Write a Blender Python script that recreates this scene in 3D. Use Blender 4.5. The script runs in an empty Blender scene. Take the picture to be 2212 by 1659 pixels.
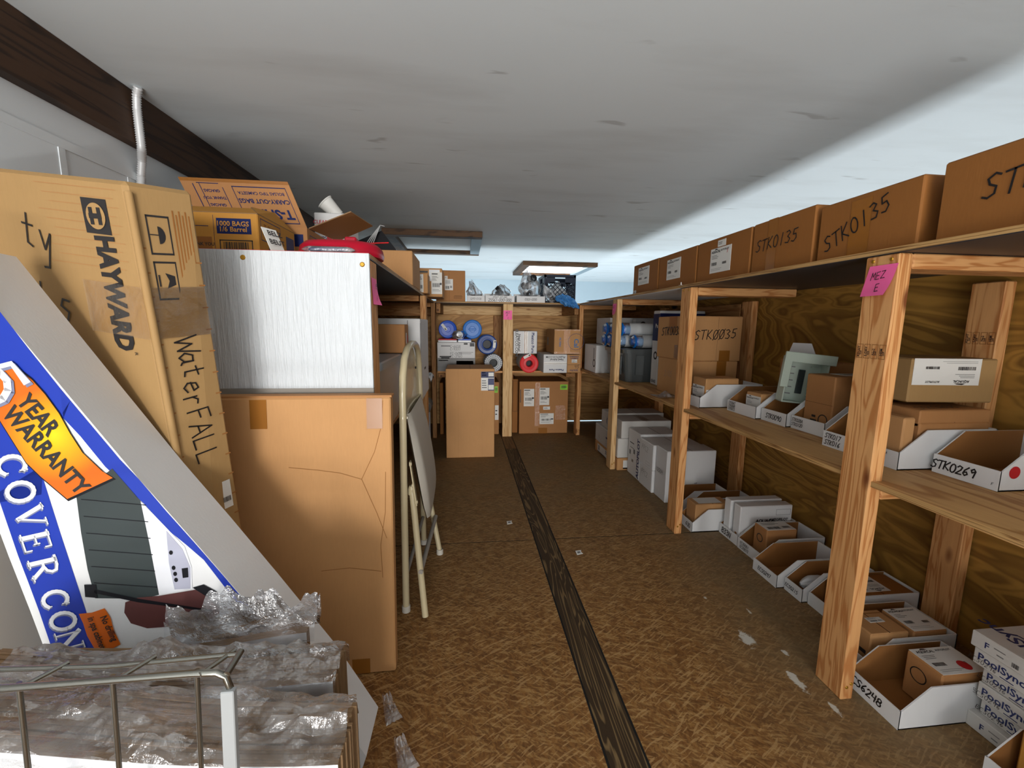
import bpy, math, random
from mathutils import Vector, Matrix, noise as mnoise
PI = math.pi
rnd = random.Random(7)
SC = bpy.context.scene
COL = SC.collection

# ------------------------------------------------------------------ camera
cam_d = bpy.data.cameras.new('camera')
cam_d.sensor_fit = 'HORIZONTAL'
cam_d.sensor_width = 36.0
cam_d.lens = 36.0 * 910.0 / 2212.0
cam_d.clip_start = 0.02
cam = bpy.data.objects.new('camera', cam_d)
COL.objects.link(cam)
# columns: camera right, camera up, camera back, in room axes (x right, y down the aisle, z up)
cam.matrix_world = Matrix(((0.9938387, 0.0046121, -0.1107410, 0.0),
                           (-0.1102929, 0.1400287, -0.9839855, 0.0),
                           (0.0109687, 0.9901367, 0.1396746, 1.05),
                           (0, 0, 0, 1)))
SC.camera = cam

# ------------------------------------------------------------------ world, lamps, exposure
SC.view_settings.view_transform = 'Standard'
SC.view_settings.look = 'None'
SC.view_settings.gamma = 1.0
SC.view_settings.use_curve_mapping = False
SC.view_settings.exposure = 0.58
w = bpy.data.worlds.new('world'); SC.world = w; w.use_nodes = True
bg = w.node_tree.nodes['Background']
bg.inputs[0].default_value = (0.90, 0.95, 1.0, 1); bg.inputs[1].default_value = 0.95

def area(name, loc, target, sx, sy, power, col):
    l = bpy.data.lights.new(name, 'AREA'); l.shape = 'RECTANGLE'; l.size = sx; l.size_y = sy
    l.energy = power; l.color = col
    o = bpy.data.objects.new(name, l); COL.objects.link(o); o.location = loc
    o.rotation_euler = (Vector(target) - Vector(loc)).to_track_quat('-Z', 'Y').to_euler()
    return o
# daylight from the stair opening behind the photographer, and an added ceiling fill
area('stair_window_light', (-0.95, -5.4, 0.15), (0.2, 2.2, 1.0), 1.7, 1.1, 46.0, (1.0, 0.985, 0.955))
area('ceiling_fill_light', (-0.15, -2.0, -0.3), (0.15, 0.7, 1.8), 1.6, 0.6, 100.0, (1.0, 0.99, 0.97))  # unseen lamp added below floor level to brighten the near ceiling
area('stair_window_light', (0.30, -11.0, 1.35), (0.5, 3.0, 0.75), 2.6, 1.6, 560.0, (1.0, 0.98, 0.95))
# shop lights of the floor below, shining up past the guard walls
area('shop_light', (2.1, 1.9, -1.2), (2.1, 1.9, 2.0), 0.7, 6.4, 62.0, (0.90, 0.96, 1.0))
area('shop_light', (0.6, 5.3, -1.2), (0.6, 5.5, 2.0), 4.5, 1.2, 62.0, (0.80, 0.92, 1.0))

# ------------------------------------------------------------------ materials
def lin(c):
    c = c / 255.0
    return c / 12.92 if c <= 0.04045 else ((c + 0.055) / 1.055) ** 2.4
def rgb(r, g, b): return (lin(r), lin(g), lin(b), 1.0)

class NT:
    def __init__(s, name):
        s.m = bpy.data.materials.new(name); s.m.use_nodes = True
        s.t = s.m.node_tree; s.t.nodes.clear()
        s.out = s.t.nodes.new('ShaderNodeOutputMaterial')
    def n(s, typ, ins=None, **kw):
        nd = s.t.nodes.new(typ)
        for k, v in kw.items(): setattr(nd, k, v)
        for k, v in (ins or {}).items():
            if isinstance(v, bpy.types.NodeSocket): s.t.links.new(v, nd.inputs[k])
            else: nd.inputs[k].default_value = v
        return nd
    def obj(s, scale=(1, 1, 1), rand=0.0, rot=(0, 0, 0)):
        tc = s.n('ShaderNodeTexCoord').outputs['Object']
        if rand:
            oi = s.n('ShaderNodeObjectInfo').outputs['Random']
            mu = s.n('ShaderNodeMath', {0: oi, 1: rand}, operation='MULTIPLY').outputs[0]
            tc = s.n('ShaderNodeVectorMath', {0: tc, 1: mu}, operation='ADD').outputs[0]
        return s.n('ShaderNodeMapping', {0: tc, 2: rot, 3: scale}).outputs[0]
    def noise(s, vec, scale, detail=3.0, rough=0.55, dist=0.0, out=0):
        return s.n('ShaderNodeTexNoise', {'Vector': vec, 'Scale': scale, 'Detail': detail, 'Roughness': rough, 'Distortion': dist}).outputs[out]
    def ramp(s, fac, stops, interp='LINEAR'):
        r = s.n('ShaderNodeValToRGB', {0: fac}); cr = r.color_ramp; cr.interpolation = interp
        while len(cr.elements) < len(stops): cr.elements.new(0.5)
        for e, (p, c) in zip(cr.elements, stops): e.position = p; e.color = c
        return r.outputs[0]
    def mix(s, fac, a, b, mode='MIX'):
        nd = s.n('ShaderNodeMix', data_type='RGBA', blend_type=mode)
        for k, v in ((0, fac), (6, a), (7, b)):
            if isinstance(v, bpy.types.NodeSocket): s.t.links.new(v, nd.inputs[k])
            else: nd.inputs[k].default_value = v
        return nd.outputs[2]
    def math(s, op, a, b=0.0, c=0.0): return s.n('ShaderNodeMath', {0: a, 1: b, 2: c}, operation=op).outputs[0]
    def bump(s, h, strength, dist=0.01):
        return s.n('ShaderNodeBump', {'Height': h, 'Strength': strength, 'Distance': dist}).outputs[0]
    def bsdf(s, col, rough=0.6, normal=None, **kw):
        b = s.n('ShaderNodeBsdfPrincipled', {'Base Color': col, 'Roughness': rough})
        if normal is not None: s.t.links.new(normal, b.inputs['Normal'])
        for k, v in kw.items():
            b.inputs[k.replace('_', ' ')].default_value = v
        s.t.links.new(b.outputs[0], s.out.inputs[0])
        return s.m
W0 = (0, 0, 0, 1); W1 = (1, 1, 1, 1)

def mul(c, k): return (c[0] * k, c[1] * k, c[2] * k, 1.0)
def m_card(name, c, var=0.16, rough=0.72, fibre=0.32):
    t = NT(name); v = t.obj(rand=11.0)
    big = t.noise(v, 3.5, 4.0)
    fib = t.noise(t.obj((60, 60, 9), rand=7.0), 3.0, 3.0)
    k = t.mix(big, mul(c, 1 - var), mul(c, 1 + var))
    k = t.mix(t.math('MULTIPLY', fib, fibre), k, mul(c, 0.72))
    return t.bsdf(k, rough, t.bump(fib, 0.12, 0.002), Specular_IOR_Level=0.3)
def m_plain(name, c, rough=0.6, var=0.0, **kw):
    t = NT(name)
    if var:
        v = t.obj(rand=9.0); c = t.mix(t.noise(v, 9.0, 3.0), mul(c, 1 - var), mul(c, 1 + var))
    return t.bsdf(c, rough, **kw)
def m_lumber(name, a, b, knot, dark=1.0):
    t = NT(name)
    v = t.obj((1.6, 20, 20), rand=13.0)
    n1 = t.noise(v, 1.0, 3.0, 0.5, 0.6)
    rings = t.math('SINE', t.math('MULTIPLY', n1, 46.0))
    rings = t.math('MULTIPLY_ADD', rings, 0.5, 0.5)
    col = t.ramp(rings, [(0.0, mul(b, dark)), (0.42, mul(a, dark)), (1.0, mul(a, dark * 1.08))])
    fine = t.noise(t.obj((5, 170, 170), rand=5.0), 1.0, 2.0)
    col = t.mix(t.math('MULTIPLY', fine, 0.35), col, mul(b, dark * 0.8))
    vo = t.n('ShaderNodeTexVoronoi', {'Vector': t.obj((4.2, 11, 11), rand=3.0), 'Scale': 1.0, 'Randomness': 1.0}).outputs['Distance']
    kn = t.ramp(vo, [(0.07, W1), (0.17, W0)])
    col = t.mix(kn, col, mul(knot, dark))
    tone = t.noise(t.obj((0.8, 3, 3), rand=21.0), 1.0, 1.0)
    col = t.mix(t.math('MULTIPLY', tone, 0.35), col, mul(b, dark * 0.9))
    return t.bsdf(col, 0.62, t.bump(rings, 0.12, 0.001), Specular_IOR_Level=0.3)
def m_grainy(name, light, dark, scale, freq, width=0.35, rand=0.0, knots=True, rough=0.6, rot=(0, 0, 0), streak=0.4, cloudy=0.5, soft=False):
    """rotary-cut veneer: contour lines of a stretched noise field"""
    t = NT(name); v = t.obj(scale, rand, rot)
    n1 = t.noise(v, 1.0, 2.5, 0.5, 0.8)
    s = t.math('MULTIPLY_ADD', t.math('SINE', t.math('MULTIPLY', n1, freq)), 0.5, 0.5)
    s2 = t.math('MULTIPLY_ADD', t.math('SINE', t.math('MULTIPLY', n1, freq * 2.83)), 0.5, 0.5)
    col = t.ramp(s, [(0.0, dark), (width, light), (1.0, mul(light, 1.12))])
    if soft: col = t.mix(t.math('MULTIPLY', t.math('POWER', t.math('SUBTRACT', 1.0, s2), 2.0), 0.4), t.mix(0.45, col, light), dark)
    fine = t.noise(t.obj((scale[0] * 6, scale[1] * 6, scale[2] * 6), rand, rot), 3.0, 3.0)
    col = t.mix(t.math('MULTIPLY', fine, streak), col, dark)
    cloud = t.noise(t.obj((1.1, 1.1, 1.1), rand), 1.6, 2.0)
    col = t.mix(t.math('MULTIPLY', cloud, cloudy), col, mul(dark, 1.15))
    if knots:
        vo = t.n('ShaderNodeTexVoronoi', {'Vector': t.obj((scale[0] * 0.9 + 0.6, scale[1] * 0.9 + 0.6, scale[2] * 0.6 + 0.6), rand), 'Scale': 1.0}).outputs['Distance']
        col = t.mix(t.ramp(vo, [(0.05, W1), (0.10, W0)]), col, (0.012, 0.007, 0.004, 1))
    return t.bsdf(col, rough, t.bump(s, 0.08, 0.001), Specular_IOR_Level=0.3)

def m_osb():
    t = NT('osb_board')
    v0 = t.obj((1, 1, 1)); wv = t.noise(v0, 6.0, 2.0, out=1)
    vw = t.n('ShaderNodeVectorMath', {0: v0, 1: t.n('ShaderNodeVectorMath', {0: wv, 1: (0.03, 0.03, 0.0)}, operation='MULTIPLY').outputs[0]}, operation='ADD').outputs[0]
    acc = t.mix(t.noise(v0, 11.0, 4.0, 0.65), rgb(104, 68, 34), rgb(146, 104, 58))
    for i, (ang, tone, lo) in enumerate(((0.2, rgb(160, 118, 68), .52), (1.3, rgb(100, 64, 32), .54), (2.3, rgb(176, 134, 82), .55), (0.8, rgb(120, 78, 38), .52), (2.9, rgb(188, 148, 94), .57), (1.8, rgb(150, 104, 54), .54), (2.6, rgb(98, 62, 30), .58), (0.5, rgb(196, 156, 104), .60))):
        n = t.noise(t.n('ShaderNodeMapping', {0: vw, 1: (i * 3.1, i * 1.7, i * 0.9), 2: (0, 0, ang), 3: (1 / (11 + 3.1 * (i * 5 % 8)), 1 / (80 + 17 * (i * 3 % 8)), 1)}, vector_type='TEXTURE').outputs[0], 1.0, 1.0, 0.5)
        fib = t.noise(t.n('ShaderNodeMapping', {0: vw, 1: (i * 2.1, 0, 0), 2: (0, 0, ang), 3: (1 / 20, 1 / 330, 1)}, vector_type='TEXTURE').outputs[0], 1.0, 1.0)
        m = t.ramp(n, [(lo, W0), (lo + .035, W1)])
        acc = t.mix(t.math('MULTIPLY', m, 0.55), acc, t.mix(fib, mul(tone, .7), mul(tone, 1.15)))
    base = t.obj((1, 1, 1))
    # dust and ground-in dirt, heavier at the far end and along the right bins
    sep = t.n('ShaderNodeSeparateXYZ', {0: base})
    far = t.n('ShaderNodeMapRange', {0: sep.outputs[1], 1: 1.3, 2: 2.9, 3: 0.0, 4: 0.75}).outputs[0]
    rt = t.n('ShaderNodeMapRange', {0: sep.outputs[0], 1: 0.72, 2: 1.1, 3: 0.0, 4: 0.8}).outputs[0]
    g = t.math('MAXIMUM', far, rt)
    gn = t.noise(base, 5.0, 5.0, 0.65)
    g = t.math('MULTIPLY', g, t.n('ShaderNodeMapRange', {0: gn, 1: 0.3, 2: 0.62, 3: 0.45, 4: 1.0}).outputs[0])
    dirt = t.mix(t.noise(base, 60.0, 3.0), rgb(104, 87, 62), rgb(140, 120, 88))
    col = t.mix(g, acc, dirt)
    # white paint scuffs near the middle right post
    m = None
    for (x, y, r, sx) in ((0.95, 1.20, 0.070, 1.5), (0.985, 1.03, 0.075, 2.6), (1.035, 1.13, 0.028, 1.5), (1.05, 1.33, 0.03, 2.2), (0.93, 1.42, 0.016, 1.0), (1.02, 0.93, 0.05, 3.0)):
        d = t.n('ShaderNodeVectorMath', {0: base, 1: (x, y, 0)}, operation='SUBTRACT').outputs[0]
        d = t.n('ShaderNodeMapping', {0: d, 2: (0, 0, 0.5), 3: (sx, 1.0, 0)}).outputs[0]
        ln = t.n('ShaderNodeVectorMath', {0: d}, operation='LENGTH').outputs[1]
        k = t.math('SUBTRACT', 1.0, t.math('DIVIDE', ln, r))
        m = k if m is None else t.math('MAXIMUM', m, k)
    mm = t.math('ADD', m, t.math('MULTIPLY_ADD', t.noise(t.obj((1, 1, 1), rot=(0, 0, 0.7)), 38.0, 4.0, 0.7), 1.5, -0.95))
    col = t.mix(t.ramp(mm, [(0.30, W0), (0.48, W1)]), col, rgb(205, 200, 188))
    return t.bsdf(col, 0.62, t.bump(gn, 0.1, 0.003), Specular_IOR_Level=0.25)

def m_paint(name, c, streak=0.06, vertical=False):
    t = NT(name)
    v = t.obj((1, 1, 1)); big = t.noise(v, 1.3, 4.0)
    k = t.mix(big, mul(c, 1 - streak), mul(c, 1 + streak * 0.5))
    return t, k, v
def m_ceiling():
    t, k, v = m_paint('ceiling_paint', rgb(214, 221, 224))
    s1 = t.noise(t.obj((2.4, 11.0, 1), rot=(0, 0, 0.5)), 1.3, 3.0, 0.5, 0.4)
    s2 = t.noise(v, 2.3, 2.0)
    mk = t.math('MULTIPLY', t.ramp(s1, [(0.66, W0), (0.71, W1)]), t.ramp(s2, [(0.46, W0), (0.58, W1)]))
    k = t.mix(t.math('MULTIPLY', mk, 0.4), k, rgb(128, 126, 122))
    sm = t.noise(t.obj((1.2, 5.0, 1)), 1.0, 4.0)
    k = t.mix(t.math('MULTIPLY', t.ramp(sm, [(0.5, W0), (0.75, W1)]), 0.22), k, rgb(150, 148, 143))
    return t.bsdf(k, 0.8, Specular_IOR_Level=0.2)
def m_rough_white():
    t, k, v = m_paint('brushed_white_paint', rgb(204, 208, 211), 0.05)
    st = t.noise(t.obj((95, 20, 7)), 1.0, 3.0, 0.6)
    h = t.ramp(st, [(0.45, W0), (0.7, W1)])
    lumps = t.noise(v, 60.0, 3.0)
    cr = t.noise(t.obj((30, 30, 1.1)), 1.0, 1.5)
    k = t.mix(t.math('MULTIPLY', t.ramp(cr, [(0.69, W0), (0.72, W1)]), 0.55), k, rgb(150, 150, 148))
    return t.bsdf(k, 0.5, t.bump(t.math('ADD', h, t.math('MULTIPLY', lumps, 0.5)), 0.38, 0.006))
def m_film(name, tint=(0.95, 0.96, 0.98, 1), haze=0.16, gloss=0.55):
    t = NT(name)
    v = t.obj((1, 1, 1)); nz = t.noise(v, 55.0, 4.0, 0.6)
    nb = t.bump(nz, 0.5, 0.01)
    fr = t.n('ShaderNodeFresnel', {0: 1.5}); t.t.links.new(nb, fr.inputs['Normal'])
    tr = t.n('ShaderNodeBsdfTransparent', {0: tint}).outputs[0]
    gl = t.n('ShaderNodeBsdfGlossy', {'Color': W1, 'Roughness': 0.18}); t.t.links.new(nb, gl.inputs['Normal'])
    df = t.n('ShaderNodeBsdfTranslucent', {0: (0.95, 0.95, 0.96, 1)}).outputs[0]
    d2 = t.n('ShaderNodeBsdfDiffuse', {0: (0.95, 0.95, 0.96, 1)}).outputs[0]
    dd = t.n('ShaderNodeMixShader', {0: 0.65, 1: df, 2: d2}).outputs[0]
    hz = t.math('MULTIPLY', t.ramp(t.noise(v, 14.0, 3.0), [(0.35, W0), (0.7, W1)]), haze * 2)
    a = t.n('ShaderNodeMixShader', {0: hz, 1: tr, 2: dd}).outputs[0]
    g = t.math('MINIMUM', t.math('MULTIPLY_ADD', fr.outputs[0], gloss * 2.6, gloss * 0.08), 1.0)
    a = t.n('ShaderNodeMixShader', {0: g, 1: a, 2: gl.outputs[0]}).outputs[0]
    t.t.links.new(a, t.out.inputs[0])
    return t.m
def m_emit(name, c, s):
    t = NT(name); e = t.n('ShaderNodeEmission', {0: c, 1: s}); t.t.links.new(e.outputs[0], t.out.inputs[0]); return t.m
def m_banner():
    t = NT('orange_print')
    v = t.obj((1, 1, 1)); s = t.n('ShaderNodeVectorMath', {0: v, 1: (-0.285, 0.0, 0.845)}, operation='SUBTRACT').outputs[0]
    s = t.n('ShaderNodeMapping', {0: s, 3: (1, 0, 1)}).outputs[0]
    d = t.n('ShaderNodeVectorMath', {0: s}, operation='LENGTH').outputs[1]
    return t.bsdf(t.ramp(d, [(0.0, rgb(246, 205, 20)), (0.03, rgb(236, 168, 14)), (0.085, rgb(214, 100, 10))]), 0.35)

M = {}
M['card'] = m_card('brown_cardboard', rgb(176, 124, 76))
M['card_light'] = m_card('tan_cardboard', rgb(196, 146, 95))
M['card_dark'] = m_card('dark_brown_cardboard', rgb(150, 96, 44))
M['card_kraft'] = m_card('kraft_cardboard', rgb(166, 131, 84), 0.1)
M['card_gold'] = m_card('golden_cardboard', rgb(190, 134, 56), 0.1)
M['card_inner'] = m_card('inner_cardboard', rgb(150, 100, 52), 0.08)
M['card_white'] = m_card('white_cardboard', rgb(226, 225, 224), 0.03, 0.6, 0.08)
M['card_grey'] = m_card('greyish_white_cardboard', rgb(204, 200, 194), 0.06, 0.7, 0.12)
M['crease'] = m_plain('box_crease', rgb(70, 46, 26), 0.8)
M['paper'] = m_plain('label_paper', rgb(226, 224, 218), 0.55)
M['tape'] = m_plain('brown_tape', rgb(150, 96, 38), 0.22, 0.1)
M['clear_tape'] = m_film('clear_tape', (0.985, 0.965, 0.93, 1), 0.03, 0.3)
M['ink'] = m_plain('marker_ink', rgb(22, 18, 18), 0.5)
M['print'] = m_plain('black_print', rgb(34, 31, 32), 0.5)
M['print_blue'] = m_plain('blue_print', rgb(32, 44, 96), 0.5)
M['print_cyan'] = m_plain('cyan_print', rgb(40, 110, 165), 0.5)
M['print_red'] = m_plain('red_print', rgb(190, 30, 40), 0.5)
M['print_grey'] = m_plain('grey_print', rgb(120, 118, 116), 0.5)
M['navy'] = m_plain('navy_print', rgb(22, 34, 84), 0.4, Specular_IOR_Level=0.2)
M['lumber'] = m_lumber('fir_lumber', rgb(222, 168, 110), rgb(184, 120, 66), rgb(104, 52, 24))
M['lumber_pale'] = m_lumber('pale_pine_lumber', rgb(230, 194, 142), rgb(200, 154, 100), rgb(120, 70, 36))  # pale right post's own wood; on the far shelf it stands in for light
M['lumber_old'] = m_lumber('aged_lumber', rgb(176, 128, 78), rgb(136, 88, 46), rgb(80, 44, 22))
M['ply_wall'] = m_grainy('veneer_plywood', rgb(192, 144, 66), rgb(98, 64, 24), (1.0, 1.0, 3.6), 64.0, 0.5, streak=0.28, soft=True)
M['ply_far'] = m_grainy('brightened_veneer_plywood', rgb(216, 170, 108), rgb(140, 94, 50), (1.0, 1.0, 3.8), 56.0, 0.5, streak=0.25, soft=True)  # veneer lightened to stand in for light missing at the far end
M['ply_shelf'] = m_grainy('shelf_plywood', rgb(206, 164, 108), rgb(160, 112, 62), (9.0, 0.9, 4.0), 40.0, 0.35, knots=False)
M['ply_edge'] = m_grainy('plywood_edge', rgb(205, 165, 108), rgb(120, 82, 44), (2.0, 2.0, 160.0), 22.0, 0.3, knots=False)
M['black_paint'] = m_plain('black_paint', rgb(42, 42, 48), 0.45, 0.25)
M['plank'] = m_grainy('dark_stained_plank', rgb(50, 36, 22), rgb(124, 100, 66), (15.0, 1.15, 1.0), 70.0, 0.26, knots=False, streak=0.06, cloudy=0.06)
M['plank_pale'] = m_grainy('worn_plank', rgb(128, 92, 56), rgb(84, 58, 34), (15.0, 1.15, 1.0), 30.0, 0.3, knots=False)
M['black_gap'] = m_plain('gap_dark', rgb(14, 12, 10), 0.9)
M['osb'] = m_osb()
M['beam'] = m_grainy('dark_stained_beam', rgb(74, 50, 32), rgb(42, 28, 18), (3.0, 0.9, 14.0), 34.0, 0.35, knots=False, streak=0.3)
M['hatch_wood'] = m_grainy('stained_trim_wood', rgb(96, 66, 38), rgb(52, 34, 20), (3.0, 3.0, 14.0), 26.0, 0.35, knots=False)
M['hatch_blue'] = m_plain('pale_blue_paint', rgb(132, 150, 160), 0.5, 0.12)
M['ceiling'] = m_ceiling()
M['wall'] = m_plain('white_wall_paint', rgb(214, 218, 220), 0.75, 0.03)
M['wall_blue'] = m_plain('cool_white_wall_paint', rgb(196, 214, 224), 0.8, 0.03)
M['rough_white'] = m_rough_white()
M['bare_grey'] = m_plain('bare_grey_edge', rgb(150, 143, 134), 0.7, 0.08)
M['steel'] = m_plain('bright_steel_wire', rgb(140, 138, 130), 0.25, Metallic=0.95)
M['white_strap'] = m_plain('pale_metal_strap', rgb(158, 160, 160), 0.4)
M['conduit'] = m_plain('conduit_metal', rgb(205, 205, 205), 0.45, Metallic=0.25)
M['beige'] = m_plain('beige_enamel', rgb(190, 176, 142), 0.3, 0.03, Coat_Weight=0.3)
M['vinyl'] = m_plain('beige_grey_vinyl', rgb(190, 184, 172), 0.55, 0.04)
M['pink'] = m_plain('pink_note_paper', rgb(250, 104, 166), 0.6)
M['green'] = m_plain('green_sticker', rgb(142, 214, 30), 0.5)
M['blue'] = m_plain('blue_plastic', rgb(18, 78, 190), 0.3, 0.1, Specular_IOR_Level=0.2)
M['blue_light'] = m_plain('sky_blue_plastic', rgb(16, 110, 196), 0.32, 0.08, Specular_IOR_Level=0.2)
M['blue_dark'] = m_plain('dark_blue_plastic', rgb(28, 62, 130), 0.3, 0.1, Specular_IOR_Level=0.2)
M['red'] = m_plain('red_plastic', rgb(222, 44, 48), 0.35, 0.05, Specular_IOR_Level=0.2)
M['crimson'] = m_plain('crimson_plastic', rgb(166, 16, 40), 0.28, 0.1, Specular_IOR_Level=0.2)
M['pleat'] = m_plain('pleated_filter_fabric', rgb(206, 208, 208), 0.75, 0.04)
M['dark'] = m_plain('black_plastic', rgb(28, 28, 32), 0.4, 0.1, Specular_IOR_Level=0.2)
M['crate'] = m_plain('dark_navy_plastic', rgb(34, 42, 58), 0.4, Specular_IOR_Level=0.2)
M['tote'] = m_plain('grey_plastic', rgb(86, 90, 90), 0.28, 0.06)
M['tote_clear'] = m_plain('translucent_grey_plastic', rgb(168, 174, 180), 0.25, 0.05)
M['sage'] = m_plain('pale_sage_plastic', rgb(178, 190, 176), 0.4, 0.03)
M['blue_print'] = m_plain('royal_blue_print', rgb(4, 46, 160), 0.5)
M['orange_print'] = m_banner()
M['cover_grey'] = m_plain('charcoal_picture_print', rgb(50, 58, 58), 0.4, 0.15)
M['maroon'] = m_plain('maroon_picture_print', rgb(96, 56, 54), 0.4, 0.2)
M['lilac'] = m_plain('lilac_picture_print', rgb(176, 176, 192), 0.4, 0.05)
M['letter_white'] = m_plain('white_letter_print', rgb(228, 228, 232), 0.45)
M['letter_shade'] = m_plain('letter_outline_print', rgb(120, 124, 150), 0.45)
M['film'] = m_film('clear_plastic_film', haze=0.13)
M['bag_clear'] = m_film('clear_bag_film', haze=0.26)
M['bag_blue'] = m_film('blue_bag_film', (0.62, 0.78, 0.97, 1), 0.04, 0.35)
M['bag_white'] = m_plain('white_bag_plastic', rgb(206, 208, 210), 0.3, 0.06)
M['glove'] = m_plain('blue_bag_plastic', rgb(70, 130, 190), 0.3, 0.25, Specular_IOR_Level=0.2)
M['screw'] = m_plain('brass_screw', rgb(176, 130, 40), 0.4, Metallic=0.6)
M['skylight'] = m_emit('skylight_panel', (0.95, 0.98, 1.0, 1), 3.2)
M['corr'] = m_card('corrugated_edge', rgb(140, 110, 78), 0.25)

# ------------------------------------------------------------------ mesh builder
_txt = {}
def text_geo(s, bold=0.0):
    key = (s, bold)
    if key not in _txt:
        cu = bpy.data.curves.new('t', 'FONT'); cu.body = s; cu.size = 1.0; cu.resolution_u = 2; cu.offset = bold
        ob = bpy.data.objects.new('t', cu)
        me = bpy.data.meshes.new_from_object(ob)
        vs = [(v.co.x, v.co.y) for v in me.vertices]; fs = [tuple(p.vertices) for p in me.polygons]
        bpy.data.objects.remove(ob); bpy.data.curves.remove(cu); bpy.data.meshes.remove(me)
        x0 = min([v[0] for v in vs] or [0]); x1 = max([v[0] for v in vs] or [1])
        _txt[key] = (vs, fs, x0, x1)
    return _txt[key]
def arc(cx, cy, rx, ry, a0, a1, n=9):
    return [(cx + rx * math.cos(math.radians(a0 + (a1 - a0) * i / n)), cy + ry * math.sin(math.radians(a0 + (a1 - a0) * i / n))) for i in range(n + 1)]
HAND = {
 'S': [[(.56, .88), (.36, 1), (.1, .84), (.2, .58), (.46, .42), (.44, .12), (.2, 0), (.0, .1)]],
 'T': [[(.0, .97), (.62, 1.0)], [(.32, .98), (.26, 0)]],
 'K': [[(.08, 1), (.04, 0)], [(.52, 1), (.08, .45), (.55, .02)]],
 '0': [arc(.3, .5, .26, .5, 90, 450, 12)],
 'Q': [arc(.3, .5, .26, .5, 90, 450, 12), [(.62, 1.05), (.02, -.08)]],
 '1': [[(.34, 1), (.26, 0)]],
 '2': [[(.06, .8), (.22, 1), (.5, .88), (.42, .55), (.03, .02), (.55, .05)]],
 '3': [[(.06, .92), (.32, 1), (.5, .8), (.24, .54), (.52, .32), (.36, .02), (.04, .08)]],
 '4': [[(.12, 1), (.04, .48), (.52, .5)], [(.46, .95), (.42, 0)]],
 '5': [[(.56, 1), (.16, .96), (.12, .58), (.42, .58), (.5, .25), (.26, 0), (.02, .08)]],
 '6': [[(.46, 1), (.14, .6), (.06, .22), (.26, 0), (.48, .2), (.34, .44), (.08, .3)]],
 '7': [[(.04, .96), (.56, 1), (.2, 0)]],
 '8': [arc(.3, .75, .2, .24, -90, 270, 10), arc(.29, .26, .25, .26, 90, 450, 10)],
 '9': [[(.5, .75), (.3, 1), (.08, .8), (.2, .54), (.5, .76), (.42, 0)]],
 'E': [[(.54, 1), (.08, .97), (.05, 0), (.52, .03)], [(.06, .5), (.44, .53)]],
 'C': [arc(.34, .5, .32, .5, 55, 305, 10)],
 'F': [[(.54, 1), (.08, .97), (.05, 0)], [(.06, .5), (.44, .53)]],
 'P': [[(.06, 0), (.09, .98), (.4, .98), (.5, .75), (.36, .5), (.08, .5)]],
 'L': [[(.1, 1), (.05, .02), (.5, .04)]],
 'M': [[(.0, 0), (.12, 1), (.32, .4), (.56, 1), (.62, 0)]],
 'Z': [[(.04, .97), (.56, 1), (.04, .03), (.6, .05)]],
 'A': [[(.0, 0), (.32, 1), (.56, 0)], [(.12, .38), (.48, .4)]],
 'N': [[(.04, 0), (.08, 1), (.5, .03), (.56, 1)]],
 'W': [[(.0, 1), (.16, 0), (.36, .7), (.56, .02), (.78, 1)]],
 'R': [[(.06, 0), (.1, 1), (.46, .92), (.46, .6), (.1, .5), (.52, 0)]],
 'B': [[(.06, 0), (.08, 1), (.42, .92), (.4, .6), (.1, .53), (.5, .42), (.46, .06), (.06, 0)]],
 'G': [[(.5, .9), (.3, 1), (.04, .6), (.2, .02), (.5, .12), (.5, .46), (.3, .46)]],
 'D': [[(.06, 0), (.08, 1), (.4, .86), (.52, .5), (.38, .1), (.06, 0)]],
 'H': [[(.06, 1), (.04, 0)], [(.5, 1), (.48, 0)], [(.05, .5), (.5, .53)]],
 'a': [[(.44, .58), (.2, .62), (.04, .3), (.2, .02), (.42, .2), (.46, .6), (.44, .1), (.54, .02)]],
 't': [[(.24, .95), (.2, .1), (.4, .04)], [(.04, .62), (.46, .66)]],
 'e': [[(.06, .34), (.46, .4), (.38, .62), (.14, .56), (.06, .2), (.24, 0), (.48, .12)]],
 'r': [[(.08, .6), (.06, 0)], [(.07, .4), (.24, .62), (.42, .56)]],
 'l': [[(.2, 1.1), (.18, 0)]],
 'y': [[(.04, .6), (.2, .1), (.46, .62), (.3, -.4), (.1, -.45)]],
 'X': [[(.02, 1), (.5, 0)], [(.5, 1), (.0, .04)]],
 '-': [[(.08, .45), (.48, .47)]], '/': [[(.5, 1), (.05, 0)]], ' ': [],
 'o': [arc(.26, .3, .2, .3, 90, 450, 9)], 's': [[(.42, .56), (.18, .6), (.1, .42), (.38, .26), (.3, .02), (.05, .06)]],
}

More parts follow.
